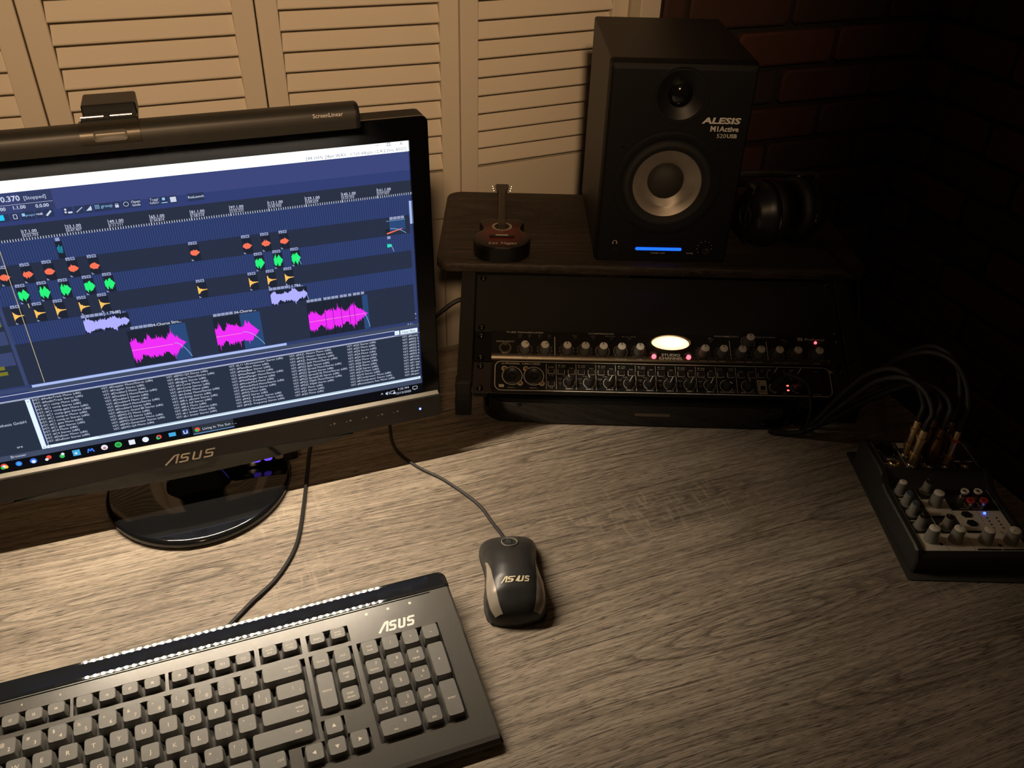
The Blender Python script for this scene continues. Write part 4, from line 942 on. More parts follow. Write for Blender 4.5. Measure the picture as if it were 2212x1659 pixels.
for s, u, v, wd, h in (('U-PHORIA', -193.5, 137.3, 23.5, 2.4), ('UMC1820', -167.5, 137.3, 23, 2.4), ('INPUT 1', -192, 171.6, 10, 1.7), ('INPUT 2', -164, 171.6, 10, 1.7), ('P+48V', -141.6, 141.6, 7.5, 1.5), ('1-4', -141.6, 153.6, 4, 1.4), ('5-8', -141.6, 170.5, 4, 1.4), ('IN 1-2', 75, 138.6, 6, 1.3), ('IN 1-8', 75, 141, 6, 1.3), ('STEREO', 89.5, 138.6, 7, 1.3), ('MONO', 89.5, 141, 6, 1.3), ('MONITORING', 81.8, 171.8, 18, 1.7), ('MAIN OUT 1-2', 108.4, 171.8, 18, 1.7), ('DIM', 102.1, 142.4, 4.5, 1.4), ('MUTE', 115, 142.4, 6.5, 1.4), ('1-2', 129.5, 138.6, 4, 1.3), ('3-4', 129.5, 141, 4, 1.3), ('1-2', 157, 139.6, 4, 1.3), ('3-4', 157, 142, 4, 1.3), ('PHONES', 139, 138.0, 8, 1.3), ('PHONES', 168, 138.6, 8, 1.3), ('IN', 81.7, 155, 2.4, 1.3), ('PB 1-2', 90.5, 169.0, 6, 1.2), ('POWER', 197, 172.6, 9.5, 1.6), ('MIDI', 155.5, 171.8, 5.5, 1.5), ('USB', 198, 140, 5, 1.3)):
    ip.text(s, u/1000, IV(v), h=h/1000, w=wd/1000, z=iz, bold=.02 if h > 2 else .0)
for u in (142.5, 171.0):
    ip.arc(u/1000, IV(164.2), .0062, .0007, 90, 300, iz, 12); ip.arc(u/1000, IV(171.6), .0012, .0004, -20, 200, iz, 8); ip.arc(u/1000, IV(146.0), .0075, .0006, 100, 245, iz, 10)
for u, v in ((81.7, 163), (108.8, 163)): ip.arc(u/1000, IV(v), .0082, .0007, 95, 245, iz, 12); ip.arc(u/1000, IV(v), .0082, .0007, -65, -20, iz, 5)
BTU = [(-141.6, 147.3), (-141.6, 164.7)]+[(u-9.8, 147.6) for u in GU]+[(u+3.1, 147.6) for u in GU]+[(75.6, 147.4), (88.4, 147.4), (102.1, 147.3), (115, 147.3), (127.9, 146.8)]
for u, v in BTU: ip.ring2(rrect((u-4.5)/1000, (u+4.5)/1000, IV(v+3.9), IV(v-3.4), .0012, 2), rrect((u-3.9)/1000, (u+3.9)/1000, IV(v+3.3), IV(v-2.8), .0009, 2), iz)
for xl in (-191.5, -163.9):
    ip.arc(xl/1000, IV(154.8), .0127, .0009, 0, 360, iz, 36)
    ip.disc(xl/1000-.0102, IV(154.8)+.0102, .0036, iz, 16); ip.disc(xl/1000+.0102, IV(154.8)-.0102, .0036, iz, 16)
ip.rect(-.2082, -.2018, IV(171.2), IV(167.2), iz)
ip.build('panel_print', 'print_cream', ai, smooth=0, recalc=False)
BK = None
for u, v in BTU:
    if BK is None: o = MB().box(-.0037, .0037, -.0030, .0026, 0, .0030, .0004).build('push_button', mat('button_black', (.020, .018, .016), .45), ai, smooth=0); BK = o.data
    else: o = obj('push_button', BK, ai)
    o.location = (u/1000, IV(v), IZ)
for k, u in enumerate(GU): knob(ai, u/1000, IV(162.6), IZ, .0062, .0135, .0048, knob_black, knob_black, mat('pointer_white', (.75, .72, .65), .5), 25 if k < 2 else -28, .86)
for u, v, a in ((81.7, 163, -125), (108.8, 163, 15), (142.4, 146, -35), (172.6, 146.4, -35)): knob(ai, u/1000, IV(v), IZ, .0062, .0135, .0048, knob_black, knob_black, MATS['pointer_white'], a, .86)
# long pointer strokes down the flank of the knobs that are turned up
for k, u in enumerate(GU):
    if k >= 2: MB(Matrix.Translation((u/1000, IV(162.6), IZ)) @ Matrix.Rotation(R(-28), 4, 'Z')).box(-.0005, .0005, -.0040, .0048, .0134, .01368).build('pointer_stroke', 'pointer_white', ai, smooth=0)
for u, v in ((142.4, 146), (172.6, 146.4)): MB(Matrix.Translation((u/1000, IV(v), IZ)) @ Matrix.Rotation(R(-35), 4, 'Z')).box(-.0005, .0005, -.0040, .0048, .0134, .01368).build('pointer_stroke', 'pointer_white', ai, smooth=0)
for xl in (-191.5, -163.9):
    XM = Matrix.Translation((xl/1000, IV(154.8), IZ))
    o = MB(XM).lathe([(.0118, 0), (.0118, .0016), (.0108, .0022), (.0100, .0016), (.0085, .0004), (0, .0003)], 32, cap=False).build('combo_socket', mat('socket_black', (.022, .021, .020), .4), ai, smooth=45)
    MB(XM).lathe([(.0046, .0003), (.0044, .0014), (.0034, .0014), (.0032, .0005)], 20, cap=False).build('jack_ring', 'black_gloss', o)
    for s in (-1, 1): MB(XM @ Matrix.Translation((s*-.0102, s*.0102, 0))).lathe([(.0026, 0), (.0024, .0008), (0, .0012)], 14).build('socket_screw', 'brass', o)
wp = MB(); wp.box(.1222, .1330, IV(169.8), IV(154.2), IZ, IZ+.0004); wp.box(.1226, .1330, IV(173.3), IV(171.0), IZ, IZ+.0004); wp.build('option_plate', mat('plate_cream', (.58, .50, .38), .5), ai, smooth=0)
MB().box(.1248, .1308, IV(168.2), IV(162.6), IZ, IZ+.0025, .0004).build('push_button', 'button_black', ai, smooth=0)
pl = MB(); pl.text('INPUT', .1290, IV(157), h=.0013, w=.005, z=IZ+.0005); pl.text('PLAY', .1290, IV(159.4), h=.0013, w=.005, z=IZ+.0005); pl.rect(.1232, .1250, IV(157.6), IV(156.2), IZ+.0005); pl.rect(.1232, .1252, IV(159.8), IV(159.3), IZ+.0005); pl.text('OPTION', .1278, IV(172.1), h=.0013, w=.008, z=IZ+.0005); pl.build('plate_print', knob_black, ai, smooth=0, recalc=False)
for v in (161.0, 167.5): MB().box(.1587, .1613, IV(v)-.0008, IV(v)+.0008, IZ, IZ+.0006).build('status_light', mat('red_glow3', (.5, .05, .05), .3, emit=(1.0, .10, .08), es=3.5), ai, smooth=0)
MB().box(.2155, .2203, IV(141.9), IV(138.3), IZ-.001, IZ+.0006).build('corner_tab', 'plate_cream', ai, smooth=0)
MB().box(.188, .206, IV(168), IV(146), IZ, IZ+.0004, .0002).build('power_recess', knob_black, ai, smooth=0)

# ------------------------------------------------------------------ low black case under the rack
cs_ = thing('black_case', 'flat black case with rounded corners lying under the rack', 'case', TR(.168, .958, 0, .004))
c_ = MB(); c_.loft([[(a, c, z) for a, c in rrect(-.206+i, .206-i, -.086+i, .086-i, .034, 6)] for z, i in ((.0, .003), (.003, 0), (.0340, 0), (.0375, .003))]); c_.build('body', 'black_gloss', cs_, smooth=40)
MB(frame((.012, -.0862, .020), (1, 0, 0), (0, -1, 0))).box(-.0225, .0225, -.0020, .0020, 0, .0006).build('badge', mat('badge', (.16, .12, .09), .4, metal=.4), cs_, smooth=0)
for xx in (-.158, .158):
    for zz in (.008, .030): MB(frame((xx, -.0862, zz), (1, 0, 0), (0, -1, 0))).lathe([(.003, 0), (.0025, .001), (0, .0014)], 14).build('screw', 'screw_black', cs_)

# ------------------------------------------------------------------ studio speaker
SPK = TR(.1958, 1.056, .150, .020)
spk = thing('studio_speaker', 'tall black studio speaker with silver woofer on the wooden shelf', 'speaker', SPK)
WSP, HSP, DSP = .0888, .262, .232
mat('vinyl_black', (.0085, .008, .007), .5, spec=.5, bump=.25, scale=150)
mat('baffle_black', (.0045, .0045, .0044), .62, spec=.25, bump=.15, scale=120)
mat('baffle_bevel', (.030, .029, .027), .45)
sb = MB(); sb.loft([[(a, y, c) for a, c in rrect(-WSP+i, WSP-i, i, HSP-i, .003, 2)] for y, i in ((.0046, 0), (DSP-.002, 0), (DSP, .002))]); sb.build('cabinet', 'vinyl_black', spk, smooth=35)
wc = (-.0045, .1110); tw = (-.0012, .2235)
def bring(i, i2): return rrect(-WSP+i, WSP-i, i*.6, HSP-i2, .004, 3)
rings = [(.0045, -.0008, -.0006), (.0, -.0006, -.0002), (-.009, .001, .0025), (-.0115, .0035, .0085)]
bf = MB(); bf.loft([[(a, y, c) for a, c in bring(i, i2)] for y, i, i2 in rings], True, False)
from mathutils.geometry import tessellate_polygon
outer = bring(.0035, .0085)
holes = [[(cx+r*math.cos(-2*PI*k/40), cz+r*math.sin(-2*PI*k/40)) for k in range(40)] for (cx, cz), r in ((wc, .0585), (tw, .0300))]
loops = [outer]+holes; flat = [p for l in loops for p in l]
bf.raw([(a, -.0115, c) for a, c in flat], [tuple(t) for t in tessellate_polygon([[Vector((a, c, 0)) for a, c in l] for l in loops])])
for h, dp in zip(holes, (.0075, .0045)): bf.loft([[(a, y, c) for a, c in h] for y in (-.0115, -.0115+dp)], False, False)
bf.build('baffle', 'baffle_black', spk, smooth=30)
FY = -.0116
def SF_(x, z): return frame((x, FY, z), (1, 0, 0), (0, -1, 0))
o = MB(SF_(*wc)).lathe([(.0690, -.001), (.0690, .0012), (.0660, .0020), (.0600, .0010), (.0570, .0005)], 64, cap=False).build('woofer_frame', 'baffle_black', spk, smooth=40)
MB(SF_(*wc)).lathe([(.0575, .0006), (.0555, .0040), (.0520, .0052), (.0490, .0042), (.0465, .0008), (.0440, -.0004)], 64, cap=False).build('surround', 'rubber', o, smooth=50)
MB(SF_(*wc)).lathe([(.0442, -.0004), (.0410, -.0022), (.0230, -.0135)], 64, cap=False).build('cone', mat('cone_silver', (.36, .32, .27), .42, metal=.5, aniso=.5), o, smooth=60)
MB(SF_(*wc)).lathe([(.0236, -.0132), (.0225, -.0090), (.0180, -.0042), (.0100, -.0014), (0, -.0006)], 48, cap=False).build('dust_cap', mat('dust_cap', (.030, .027, .022), .6, bump=.5, scale=90), o, smooth=60)
o = MB(SF_(*tw)).lathe([(.0345, .0001), (.0335, .0003), (.0290, -.0012), (.0190, -.0075), (.0150, -.0082)], 56, cap=False).build('waveguide', mat('waveguide', (.0070, .0068, .0064), .42, spec=.3), spk, smooth=60)
MB(SF_(*tw)).lathe([(.0152, -.0082), (.0146, -.0040), (.0110, -.0008), (.0055, .0010), (0, .0015)], 40, cap=False).build('tweeter_dome', 'black_gloss', o, smooth=60)
MB(SF_(-.0045, .0200)).loft([[(a, c, z) for a, c in rrect(-.0312+i, .0312-i, -.0021+i, .0021-i, .002, 4)] for z, i in ((-.0005, 0), (.0006, 0), (.0010, .0006))]).build('light_bar', glow('bar_blue', (26, 96, 255), 1.7), spk, smooth=0)
o = MB(SF_(.0570, .0225)).lathe([(.0062, 0), (.0060, .009), (.0052, .011), (0, .011)], 24).build('volume_knob', knob_black, spk, smooth=45)
MB(SF_(.0570, .0225)).disc(.0012, .0030, .0006, .0112, 8).build('knob_dot', 'print_white', o, smooth=0, recalc=False)
MB(SF_(-.0640, .0180)).lathe([(.0038, 0), (.0034, .0012), (.0022, .0012), (.002, -.0)], 18, cap=False).build('phones_jack', 'black_gloss', spk)
for sx_, sz_ in ((-.063, .158), (.058, .158), (-.060, .062), (.057, .062)): MB(SF_(wc[0]+sx_+.002, sz_)).lathe([(.0020, 0), (.0016, .0009), (0, .0011)], 12).build('screw', 'screw_black', spk)
sp_ = MB(frame((0, FY, 0), (1, 0, 0), (0, -1, 0))); pz = .0002
def spt(*a, **k): sp_.text(*a, z=pz, **k)
spt('ALESIS', .0520, .1940, h=.0080, w=.0480, shear=.12, bold=.04)
spt('M1Active', .0752, .1808, size=.0092, al='R', bold=.03); spt('520', .0550, .1752, h=.0052, w=.0115); spt('USB', .0681, .1752, h=.0052, w=.0125, bold=.03)
spt('POWER / CLIP', -.0045, .0140, h=.0019, w=.0190); spt('POWER', .0385, .0145, h=.0018, w=.009)
for i in range(9):
    t = R(-40+260*i/8); sp_.disc(.0570+.0098*math.cos(t), .0225+.0098*math.sin(t), .00055, pz, 8)
sp_.arc(-.0640, .0285, .0028, .0007, -10, 190, pz, 10); sp_.rect(-.0672, -.0660, .0265, .0288, pz); sp_.rect(-.0620, -.0608, .0265, .0288, pz)
sp_.build('print', 'print_white', spk, smooth=0, recalc=False)

# ------------------------------------------------------------------ miniature guitar
GT = TR(-.0185, 1.0280, .150, R(1.4))
gt = thing('miniature_guitar', 'miniature dark red acoustic guitar lying on the left end of the shelf', 'guitar', GT)
half = [(0, 0), (.014, .0008), (.026, .006), (.0345, .016), (.0385, .029), (.0380, .040), (.0335, .050), (.0275, .058), (.0262, .066), (.0285, .074), (.0310, .082), (.0310, .089), (.0275, .0945), (.0200, .097), (.010, .0975), (0, .098)]
out_ = half+[(-a, c) for a, c in half[-2:0:-1]]
def sm(pts, k=3):
    P = [Vector((a, c, 0)) for a, c in pts]; n = len(P); o_ = []
    for i in range(n):
        a, b2, c, d = P[i-1], P[i], P[(i+1) % n], P[(i+2) % n]
        for j in range(k):
            t = j/k; q = .5*((2*b2)+(c-a)*t+(2*a-5*b2+4*c-d)*t*t+(3*b2-a-3*c+d)*t**3); o_.append((q.x, q.y))
    return o_
out_ = sm(out_)
def scl(k): return [((a)*k, .049+(c-.049)*k) for a, c in out_]
mat('guitar_side', (.006, .005, .0045), .3, spec=.35)
def burst():
    m = bpy.data.materials.new('guitar_burst'); m.use_nodes = True; nt = m.node_tree; L = nt.links; b = nt.nodes['Principled BSDF']
    tc = nt.nodes.new('ShaderNodeTexCoord'); mp = nt.nodes.new('ShaderNodeMapping'); mp.inputs['Location'].default_value = (0, -.98, 0); mp.inputs['Scale'].default_value = (25, 20, 0)
    ln = nt.nodes.new('ShaderNodeVectorMath'); ln.operation = 'LENGTH'; r = nt.nodes.new('ShaderNodeValToRGB'); e = r.color_ramp.elements
    e[0].position = .35; e[0].color = (.150, .014, .008, 1); e[1].position = .95; e[1].color = (.006, .003, .0025, 1)
    L.new(tc.outputs['Object'], mp.inputs[0]); L.new(mp.outputs[0], ln.inputs[0]); L.new(ln.outputs['Value'], r.inputs[0]); L.new(r.outputs[0], b.inputs['Base Color'])
    b.inputs['Roughness'].default_value = .32; b.inputs['Specular IOR Level'].default_value = .3; return m
g_ = MB(); g_.loft([[(a, c, z) for a, c in scl(k)] for z, k in ((0, .96), (.0015, 1), (.0195, 1), (.0212, .97))]); g_.build('body', 'guitar_side', gt, smooth=40)
g_ = MB(); g_.loft([[(a, c, z) for a, c in scl(k)] for z, k in ((.0208, .965), (.0220, .955), (.0222, .93))]); g_.build('top', burst(), gt, smooth=30)
GH = Matrix.Translation((0, .0690, 0))
MB(GH).ring2([(.0140*math.cos(2*PI*i/32), .0140*math.sin(2*PI*i/32)) for i in range(32)], [(.0108*math.cos(2*PI*i/32), .0108*math.sin(2*PI*i/32)) for i in range(32)], .02235).build('rosette', mat('rosette', (.42, .37, .28), .4), gt, smooth=0, recalc=False)
MB(GH).disc(0, 0, .0106, .02232, 28).build('sound_hole', mat('hole', (.008, .004, .003), .6), gt, smooth=0, recalc=False)
o = MB().box(-.0175, .0175, .0335, .0390, .0222, .0245, .001, .0024, 2).build('bridge', knob_black, gt, smooth=30)
MB().box(-.0085, .0085, .0352, .0362, .0244, .0252).build('saddle', 'print_white', o, smooth=0)
MB().loft([[(a, y, z) for a, z in rrect(-w_, w_, .0175 if y > .095 else .0222, .0252, .002, 2)] for y, w_ in ((.0740, .0056), (.098, .0054), (.1925, .0046))]).build('neck', mat('fretboard', (.030, .020, .014), .5), gt, smooth=30)
MB().loft([[(a, y, z+.0) for a, z in rrect(-w_, w_, z0_, z0_+.0048, .001, 1)] for y, w_, z0_ in ((.1925, .0058, .0190), (.200, .0085, .0186), (.2250, .0105, .0165), (.2275, .0095, .0163))]).build('headstock', mat('headstock', (.040, .030, .022), .4), gt, smooth=30)
for i in range(3):
    for s in (-1, 1): MB(Matrix.Translation((s*(.0098+.0010*i), .2020+.0085*i, .0205))).lathe([(.0009, 0), (.0016, .001*0+.002), (.0012, .0042), (0, .0046)], 8, Matrix.Rotation(s*PI/2, 4, 'Y')).build('tuning_peg', 'nickel', gt)
for i in range(6):
    xx = -.0036+.00144*i; MB().tube([(xx*1.25, .0358, .0252), (xx, .1930, .0258)], .00012, 4, smooth=0).build('string', 'nickel', gt)
MB().text('Las Vegas', .0010, .0128, size=.0098, z=.0224, shear=.35, bold=.008).build('lettering', mat('letter_pink', (.72, .60, .52), .4), gt, smooth=0, recalc=False)

# ------------------------------------------------------------------ headphones
HT = TR(.366, 1.118, .150, R(20))
hp = thing('headphones', 'black studio headphones lying on the shelf beside the speaker', 'headphones', HT)
mat('phone_black', (.014, .014, .014), .35, spec=.5)
mat('phone_leather', (.016, .015, .014), .42, bump=.5, scale=120)
def HX(x, tilt=0): return Matrix.Translation((x, 0, .0475)) @ Matrix.Rotation(PI/2+tilt, 4, 'Y')
for s, cx_ in ((-1, -.012), (1, .020)):
    FRM = HX(cx_) if s < 0 else HX(cx_)
    sg = -1 if s < 0 else 1     # outward along +-x
    Q = lambda p: [(r, sg*z) for r, z in p]
    o = MB(FRM).lathe(Q([(.0440, .012), (.0455, .016), (.0450, .020), (.0400, .026), (.0345, .036), (.0300, .041), (.0150, .0425), (0, .0425)]), 40, sx=1.0, sy=.92).build('ear_cup', 'phone_black', hp, smooth=45)
    MB(FRM).lathe(Q([(.0150, .0424), (.0150, .0432), (.0136, .0432), (.0136, .0424)]), 32, sy=.92, cap=False).build('cup_ring', mat('ring_grey', (.10, .10, .105), .3, metal=.5), o)
    MB(FRM).lathe(Q([(.0445, .0105), (.0462, .0118), (.0462, .0128), (.0445, .0140)]), 40, sy=.92, cap=False).build('trim_ring', 'black_gloss', o)
    ring_ = []
    for i in range(61):
        a = 2*PI*i/60; ring_.append(a)
    MB(FRM).lathe(Q([(.0235, .004), (.0300, -.004), (.0380, -.006), (.0440, -.002), (.0462, .004), (.0440, .0105)]), 44, sy=.92, cap=False).build('ear_cushion', 'phone_leather', hp, smooth=60)
for yy in (.022, ): 
    MB().tube([(-.045, .0, .086), (-.050, .012, .089), (-.052, .05, .075), (-.046, .10, .060), (-.018, .128, .052), (.004, .132, .050), (.026, .128, .052), (.056, .10, .060), (.062, .05, .075), (.060, .012, .089), (.055, .0, .086)], .0055, 8).build('headband', 'phone_leather', hp)
for s, xx in ((-1, -.046), (1, .056)):
    MB().tube([(xx, .0, .090), (xx+s*.006, -.002, .0700), (xx+s*.009, -.002, .0475), (xx+s*.006, -.002, .025), (xx, .0, .006)], .0026, 8).build('yoke', 'phone_black', hp)
HI = HT.inverted()
MB(HI).tube([(.4300, 1.1130, .158), (.4395, 1.0900, .1535), (.4440, 1.0650, .1530), (.4510, 1.0330, .1530), (.4560, 1.0150, .148), (.4590, 1.0050, .128), (.4600, .985, .100), (.4520, .945, .072), (.4230, .900, .088), (.3990, .876, .1020), (.3885, .8660, .1000)], .0021, 8).build('cord', 'cable_black', hp)
def jackplug(parent, M, ribs=9, L=.034, r=.0062):
    p = MB(M); p.lathe([(.0050, .0), (.0058, .001), (.0062, .004), (.0062, .018)], 20); o = p.build('plug', 'black_plastic', parent, smooth=45)
    q = MB(M); pr = []
    for i in range(ribs): pr += [(.0060-.0003*i, .0181+.0018*i), (.0060-.0003*i, .0192+.0018*i), (.0052-.0003*i, .0193+.0018*i), (.0052-.0003*i, .0198+.0018*i)]
    q.lathe(pr, 16); q.build('strain_relief', 'rubber', o, smooth=30)
J2 = RW @ Matrix.Translation((.1712, -.1642, .0045))
J1 = RW @ Matrix.Translation((.1425, -.1642, .0045))
jackplug(hp, HI @ J2 @ Matrix.Rotation(R(14), 4, 'Y') @ Matrix.Rotation(R(0), 4, 'X'))
# second lead in the left phones socket
c1 = thing('phones_cable', 'thin black cable plugged into the left phones socket of the interface', 'cable', J1)
jackplug(c1, Matrix.Rotation(R(6), 4, 'Y'))
T1 = J1.inverted(); e1 = J1 @ Matrix.Rotation(R(6), 4, 'Y') @ Vector((0, 0, .033)); e2 = J1 @ Matrix.Rotation(R(6), 4, 'Y') @ Vector((.001, 0, .040))
MB(T1).tube([e1, e2, (.3560, .846, .092), (.3660, .842, .062), (.3700, .848, .032), (.3705, .856, .010), (.3730, .868, .0035), (.385, .89, .0035)], .0022, 8).build('cord', 'cable_black', c1)

# ------------------------------------------------------------------ mixer
XT = TR(.4362, .632, .0015, .0318)
mx_ = thing('mixer', 'compact audio mixer with grey knobs and white panel on the right of the desk', 'mixer', XT)
mat('mixer_body', (.030, .028, .025), .5, bump=.2, scale=120); mat('mixer_dark', (.020, .019, .018), .45); mat('mixer_white', (.62, .56, .46), .5, var=.04)
ZA, ZB, YA, YB, YC, YD = .0265, .0265, .0045, .1012, .1245, .1720
WM = .1125
side = [(.0, .0), (.0, .022), (.0035, .0262), (YB, .0262), (YC, .0382), (YD, .0386), (.1775, .036), (.1775, 0)]
MB().loft([[(x, a, c) for a, c in side] for x in (-.0012, WM+.0012)]).build('body', 'mixer_body', mx_, smooth=25)
cheek = [(-.0015, .0), (-.0015, .018), (.004, .0285), (.012, .0300), (.094, .0300), (.105, .0330), (.112, .0395), (.118, .0415), (.170, .0415), (.1785, .036), (.1785, .0)]
for s in (-1, 1):
    xa, xb = (-.0085, -.0012) if s < 0 else (WM+.0012, WM+.0085)
    lo_x = xa if s < 0 else xb; hi_x = xb if s < 0 else xa
    mb = MB(); cin = [(a+(.0015 if a < .05 else -.0015), c-.0018 if c > .001 else c) for a, c in cheek]
    mb.loft([[(lo_x, a, c) for a, c in cin], [(lo_x-s*.002*-1*-1 if False else lo_x+(.0018 if s < 0 else -.0018), a, c) for a, c in cheek], [(hi_x, a, c) for a, c in cheek]]); mb.build('side_cheek', 'mixer_dark', mx_, smooth=30)
MB(frame((-.0086, .026, .013), (0, -1, 0), (-1, 0, 0))).lathe([(.0036, 0), (.0034, .0003), (.0022, -.0004), (0, -.0004)], 14).build('lock_slot', knob_black, mx_)
P1 = Matrix.Translation((0, YA, .0263))                                   # main panel plane, v measured from its front edge
mz = .0004
MB(P1).box(.0004, WM-.0004, 0, YB-YA-.001, 0, mz).build('panel', 'mixer_dark', mx_, smooth=0)
for a, b2, c, d in ((.0006, WM-.0006, .0004, .0250), (.0302, .0560, .0530, .0790), (.0562, WM-.0012, .0252, .0612)):
    MB(P1).box(a, b2, c, d, mz, mz+.0002).build('white_field', 'mixer_white', mx_, smooth=0)
ml = MB(P1); zz_ = mz+.0003
for u, a, b2 in ((.0012, 0, .0955), (.0290, .0250, .0955), (.0565, .0612, .0955), (.1115, .062, .0955)): ml.line([(u, a), (u, b2)], .0006, zz_)
ml.line([(.0012, .0250), (.0012+.055, .0250)], .0004, zz_); ml.rect(.004, .010, .079, .0806, zz_); ml.rect(.003, .013, .0440, .0452, zz_)
ml.text('CD/TAPE', .0870, .0645, h=.0014, w=.012, z=zz_); ml.text('LINE IN', .0720, .0645, h=.0014, w=.009, z=zz_)
ml.build('panel_lines', 'print_cream', mx_, smooth=0, recalc=False)
md = MB(P1); z3 = mz+.00035
for u in (.0272, .0552): md.line([(u, 0), (u, .0250)], .0004, z3)
md.line([(.0562, .0252), (.0562, .0612)], .0004, z3); md.line([(.0840, .0260), (.0840, .0612)], .0003, z3)
md.rect(.0585, .0815, .0265, .0300, z3); md.rect(.0580, .0840, -.0002+.0012, .0036, z3); md.rect(.0850, .1105, .0010, .0034, z3)
md.disc(.0222, .0098, .0021, z3); md.disc(.0850, .0086, .0021, z3)
for u in (.0910, .1015):
    for v in (.0500, .0448, .0397, .0345): md.disc(u, v, .0013, z3, 10)
md.line([(.0950, .0290), (.0985, .0262)], .001, z3)
md.build('panel_marks', knob_black, mx_, smooth=0, recalc=False)
for v in (.0548, .0412):
    MB(P1 @ Matrix.Translation((.0700, v, mz))).prism([(.0062*math.cos(R(60*i)), .0046*math.sin(R(60*i))/.866) for i in range(6)], 0, .0012).build('switch_recess', knob_black, mx_, smooth=0)
MB(P1 @ Matrix.Translation((.0912, .0568, mz))).lathe([(.0014, 0), (.0013, .0016), (0, .0024)], 12).build('power_light', glow('led_blue2', (60, 90, 255), 5), mx_)
kgrey = mat('mixer_knob', (.215, .200, .170), .55); kblue = mat('cap_blue', (.060, .085, .120), .5); kdark = mat('cap_dark', (.022, .015, .012), .4); kwh = mat('cap_white', (.80, .74, .62), .45); pgrey = mat('pointer_grey', (.30, .28, .24), .5)
for u, v, cap, big, ang in ((.0096, .0905, kwh, 0, 0), (.0100, .0722, kblue, 0, -20), (.0102, .0562, kblue, 0, -20), (.0100, .0360, kdark, 0, 0), (.0135, .0165, kwh, 1, -10), (.0400, .0920, kdark, 0, 10), (.0420, .0715, kwh, 1, -80), (.0385, .0352, kdark, 0, 0), (.0400, .0160, kwh, 1, -35), (.0715, .0145, kwh, 1, 10), (.0985, .0140, kwh, 1, 130)):
    if big: o = knob(mx_, u, YA+v, .0263+mz, .0074, .0178, .0056, kgrey, cap, pgrey, ang, .78)
    else:
        o = knob(mx_, u, YA+v, .0263+mz, .0058, .0165, .0043, kgrey, cap, pgrey, ang, .76)
        MB(Matrix.Translation((0, 0, 0))).lathe([(.0072, 0), (.0070, .0012), (.0056, .0016)], 24).build('collar', kgrey, o)
for u, v, c in ((.0795, .0845, 'w'), (.0945, .0845, 'w'), (.0790, .0695, 'r'), (.0940, .0695, 'r')):
    Q = Matrix.Translation((u, YA+v, .0263+mz)); o = MB(Q).lathe([(.0054, 0), (.0054, .0010), (.0042, .0012), (.0042, .0085), (.0038, .0085)], 20).build('phono_socket', 'nickel', mx_)
    MB(Q).lathe([(.0043, .0066), (.0043, .0090), (.0022, .0090), (.0020, .0070)], 20, cap=False).build('phono_ring', kwh if c == 'w' else mat('ring_red', (.55, .05, .03), .4), o)
# raised back section
P2 = Matrix.Translation((0, YC, .0382))
mb = MB(P2); 
for u, a, b2 in ((.0012, .0, .046), (.0270, .0, .046), (.0460, -.0, .008), (.0640, 0, .008), (.0830, 0, .008), (.1115, 0, .046)): mb.line([(u, a), (u, b2)], .0006, .0008)
mb.rect(.0085, .0180, .0135, .0155, .0008); mb.rect(.0010, .0085, .0060, .0066, .0008); mb.rect(.0300, .0420, .0350, .0450, .0008); mb.rect(.0870, .1080, .0105, .0125, .0008)
mb.build('back_lines', 'print_cream', mx_, smooth=0, recalc=False)
MB(P2 @ Matrix.Translation((.0145, .0325, 0))).lathe([(.0120, 0), (.0120, .0014), (.0108, .0022), (.0096, .0012), (.0050, .0010), (0, .0010)], 30, cap=False).build('mic_socket', 'black_gloss', mx_, smooth=45)
for u, v, m_ in ((.0130, .0060, 'brass'), (.0955, .0045, 'brass')):
    MB(P2 @ Matrix.Translation((u, v, .0006))).lathe([(.0062, 0), (.0062, .0022), (.0050, .0036), (.0038, .0036), (.0034, .0005)], 24, cap=False).build('jack_socket', m_, mx_, smooth=45)
JS = [(.0332, .0040, 'brass', 1), (.0335, .0215, 'brass', 0), (.0530, .0035, 'copper_dark', 1), (.0530, .0215, 'copper_dark', 0), (.0715, .0035, 'brass', 2), (.0720, .0215, 'nickel', 0)]
for u, v, m_, q in JS: MB(P2 @ Matrix.Translation((u, v, .0006))).lathe([(.0062, 0), (.0062, .0020), (.0052, .0032), (.0040, .0032)], 24).build('jack_socket', 'nickel', mx_, smooth=45)
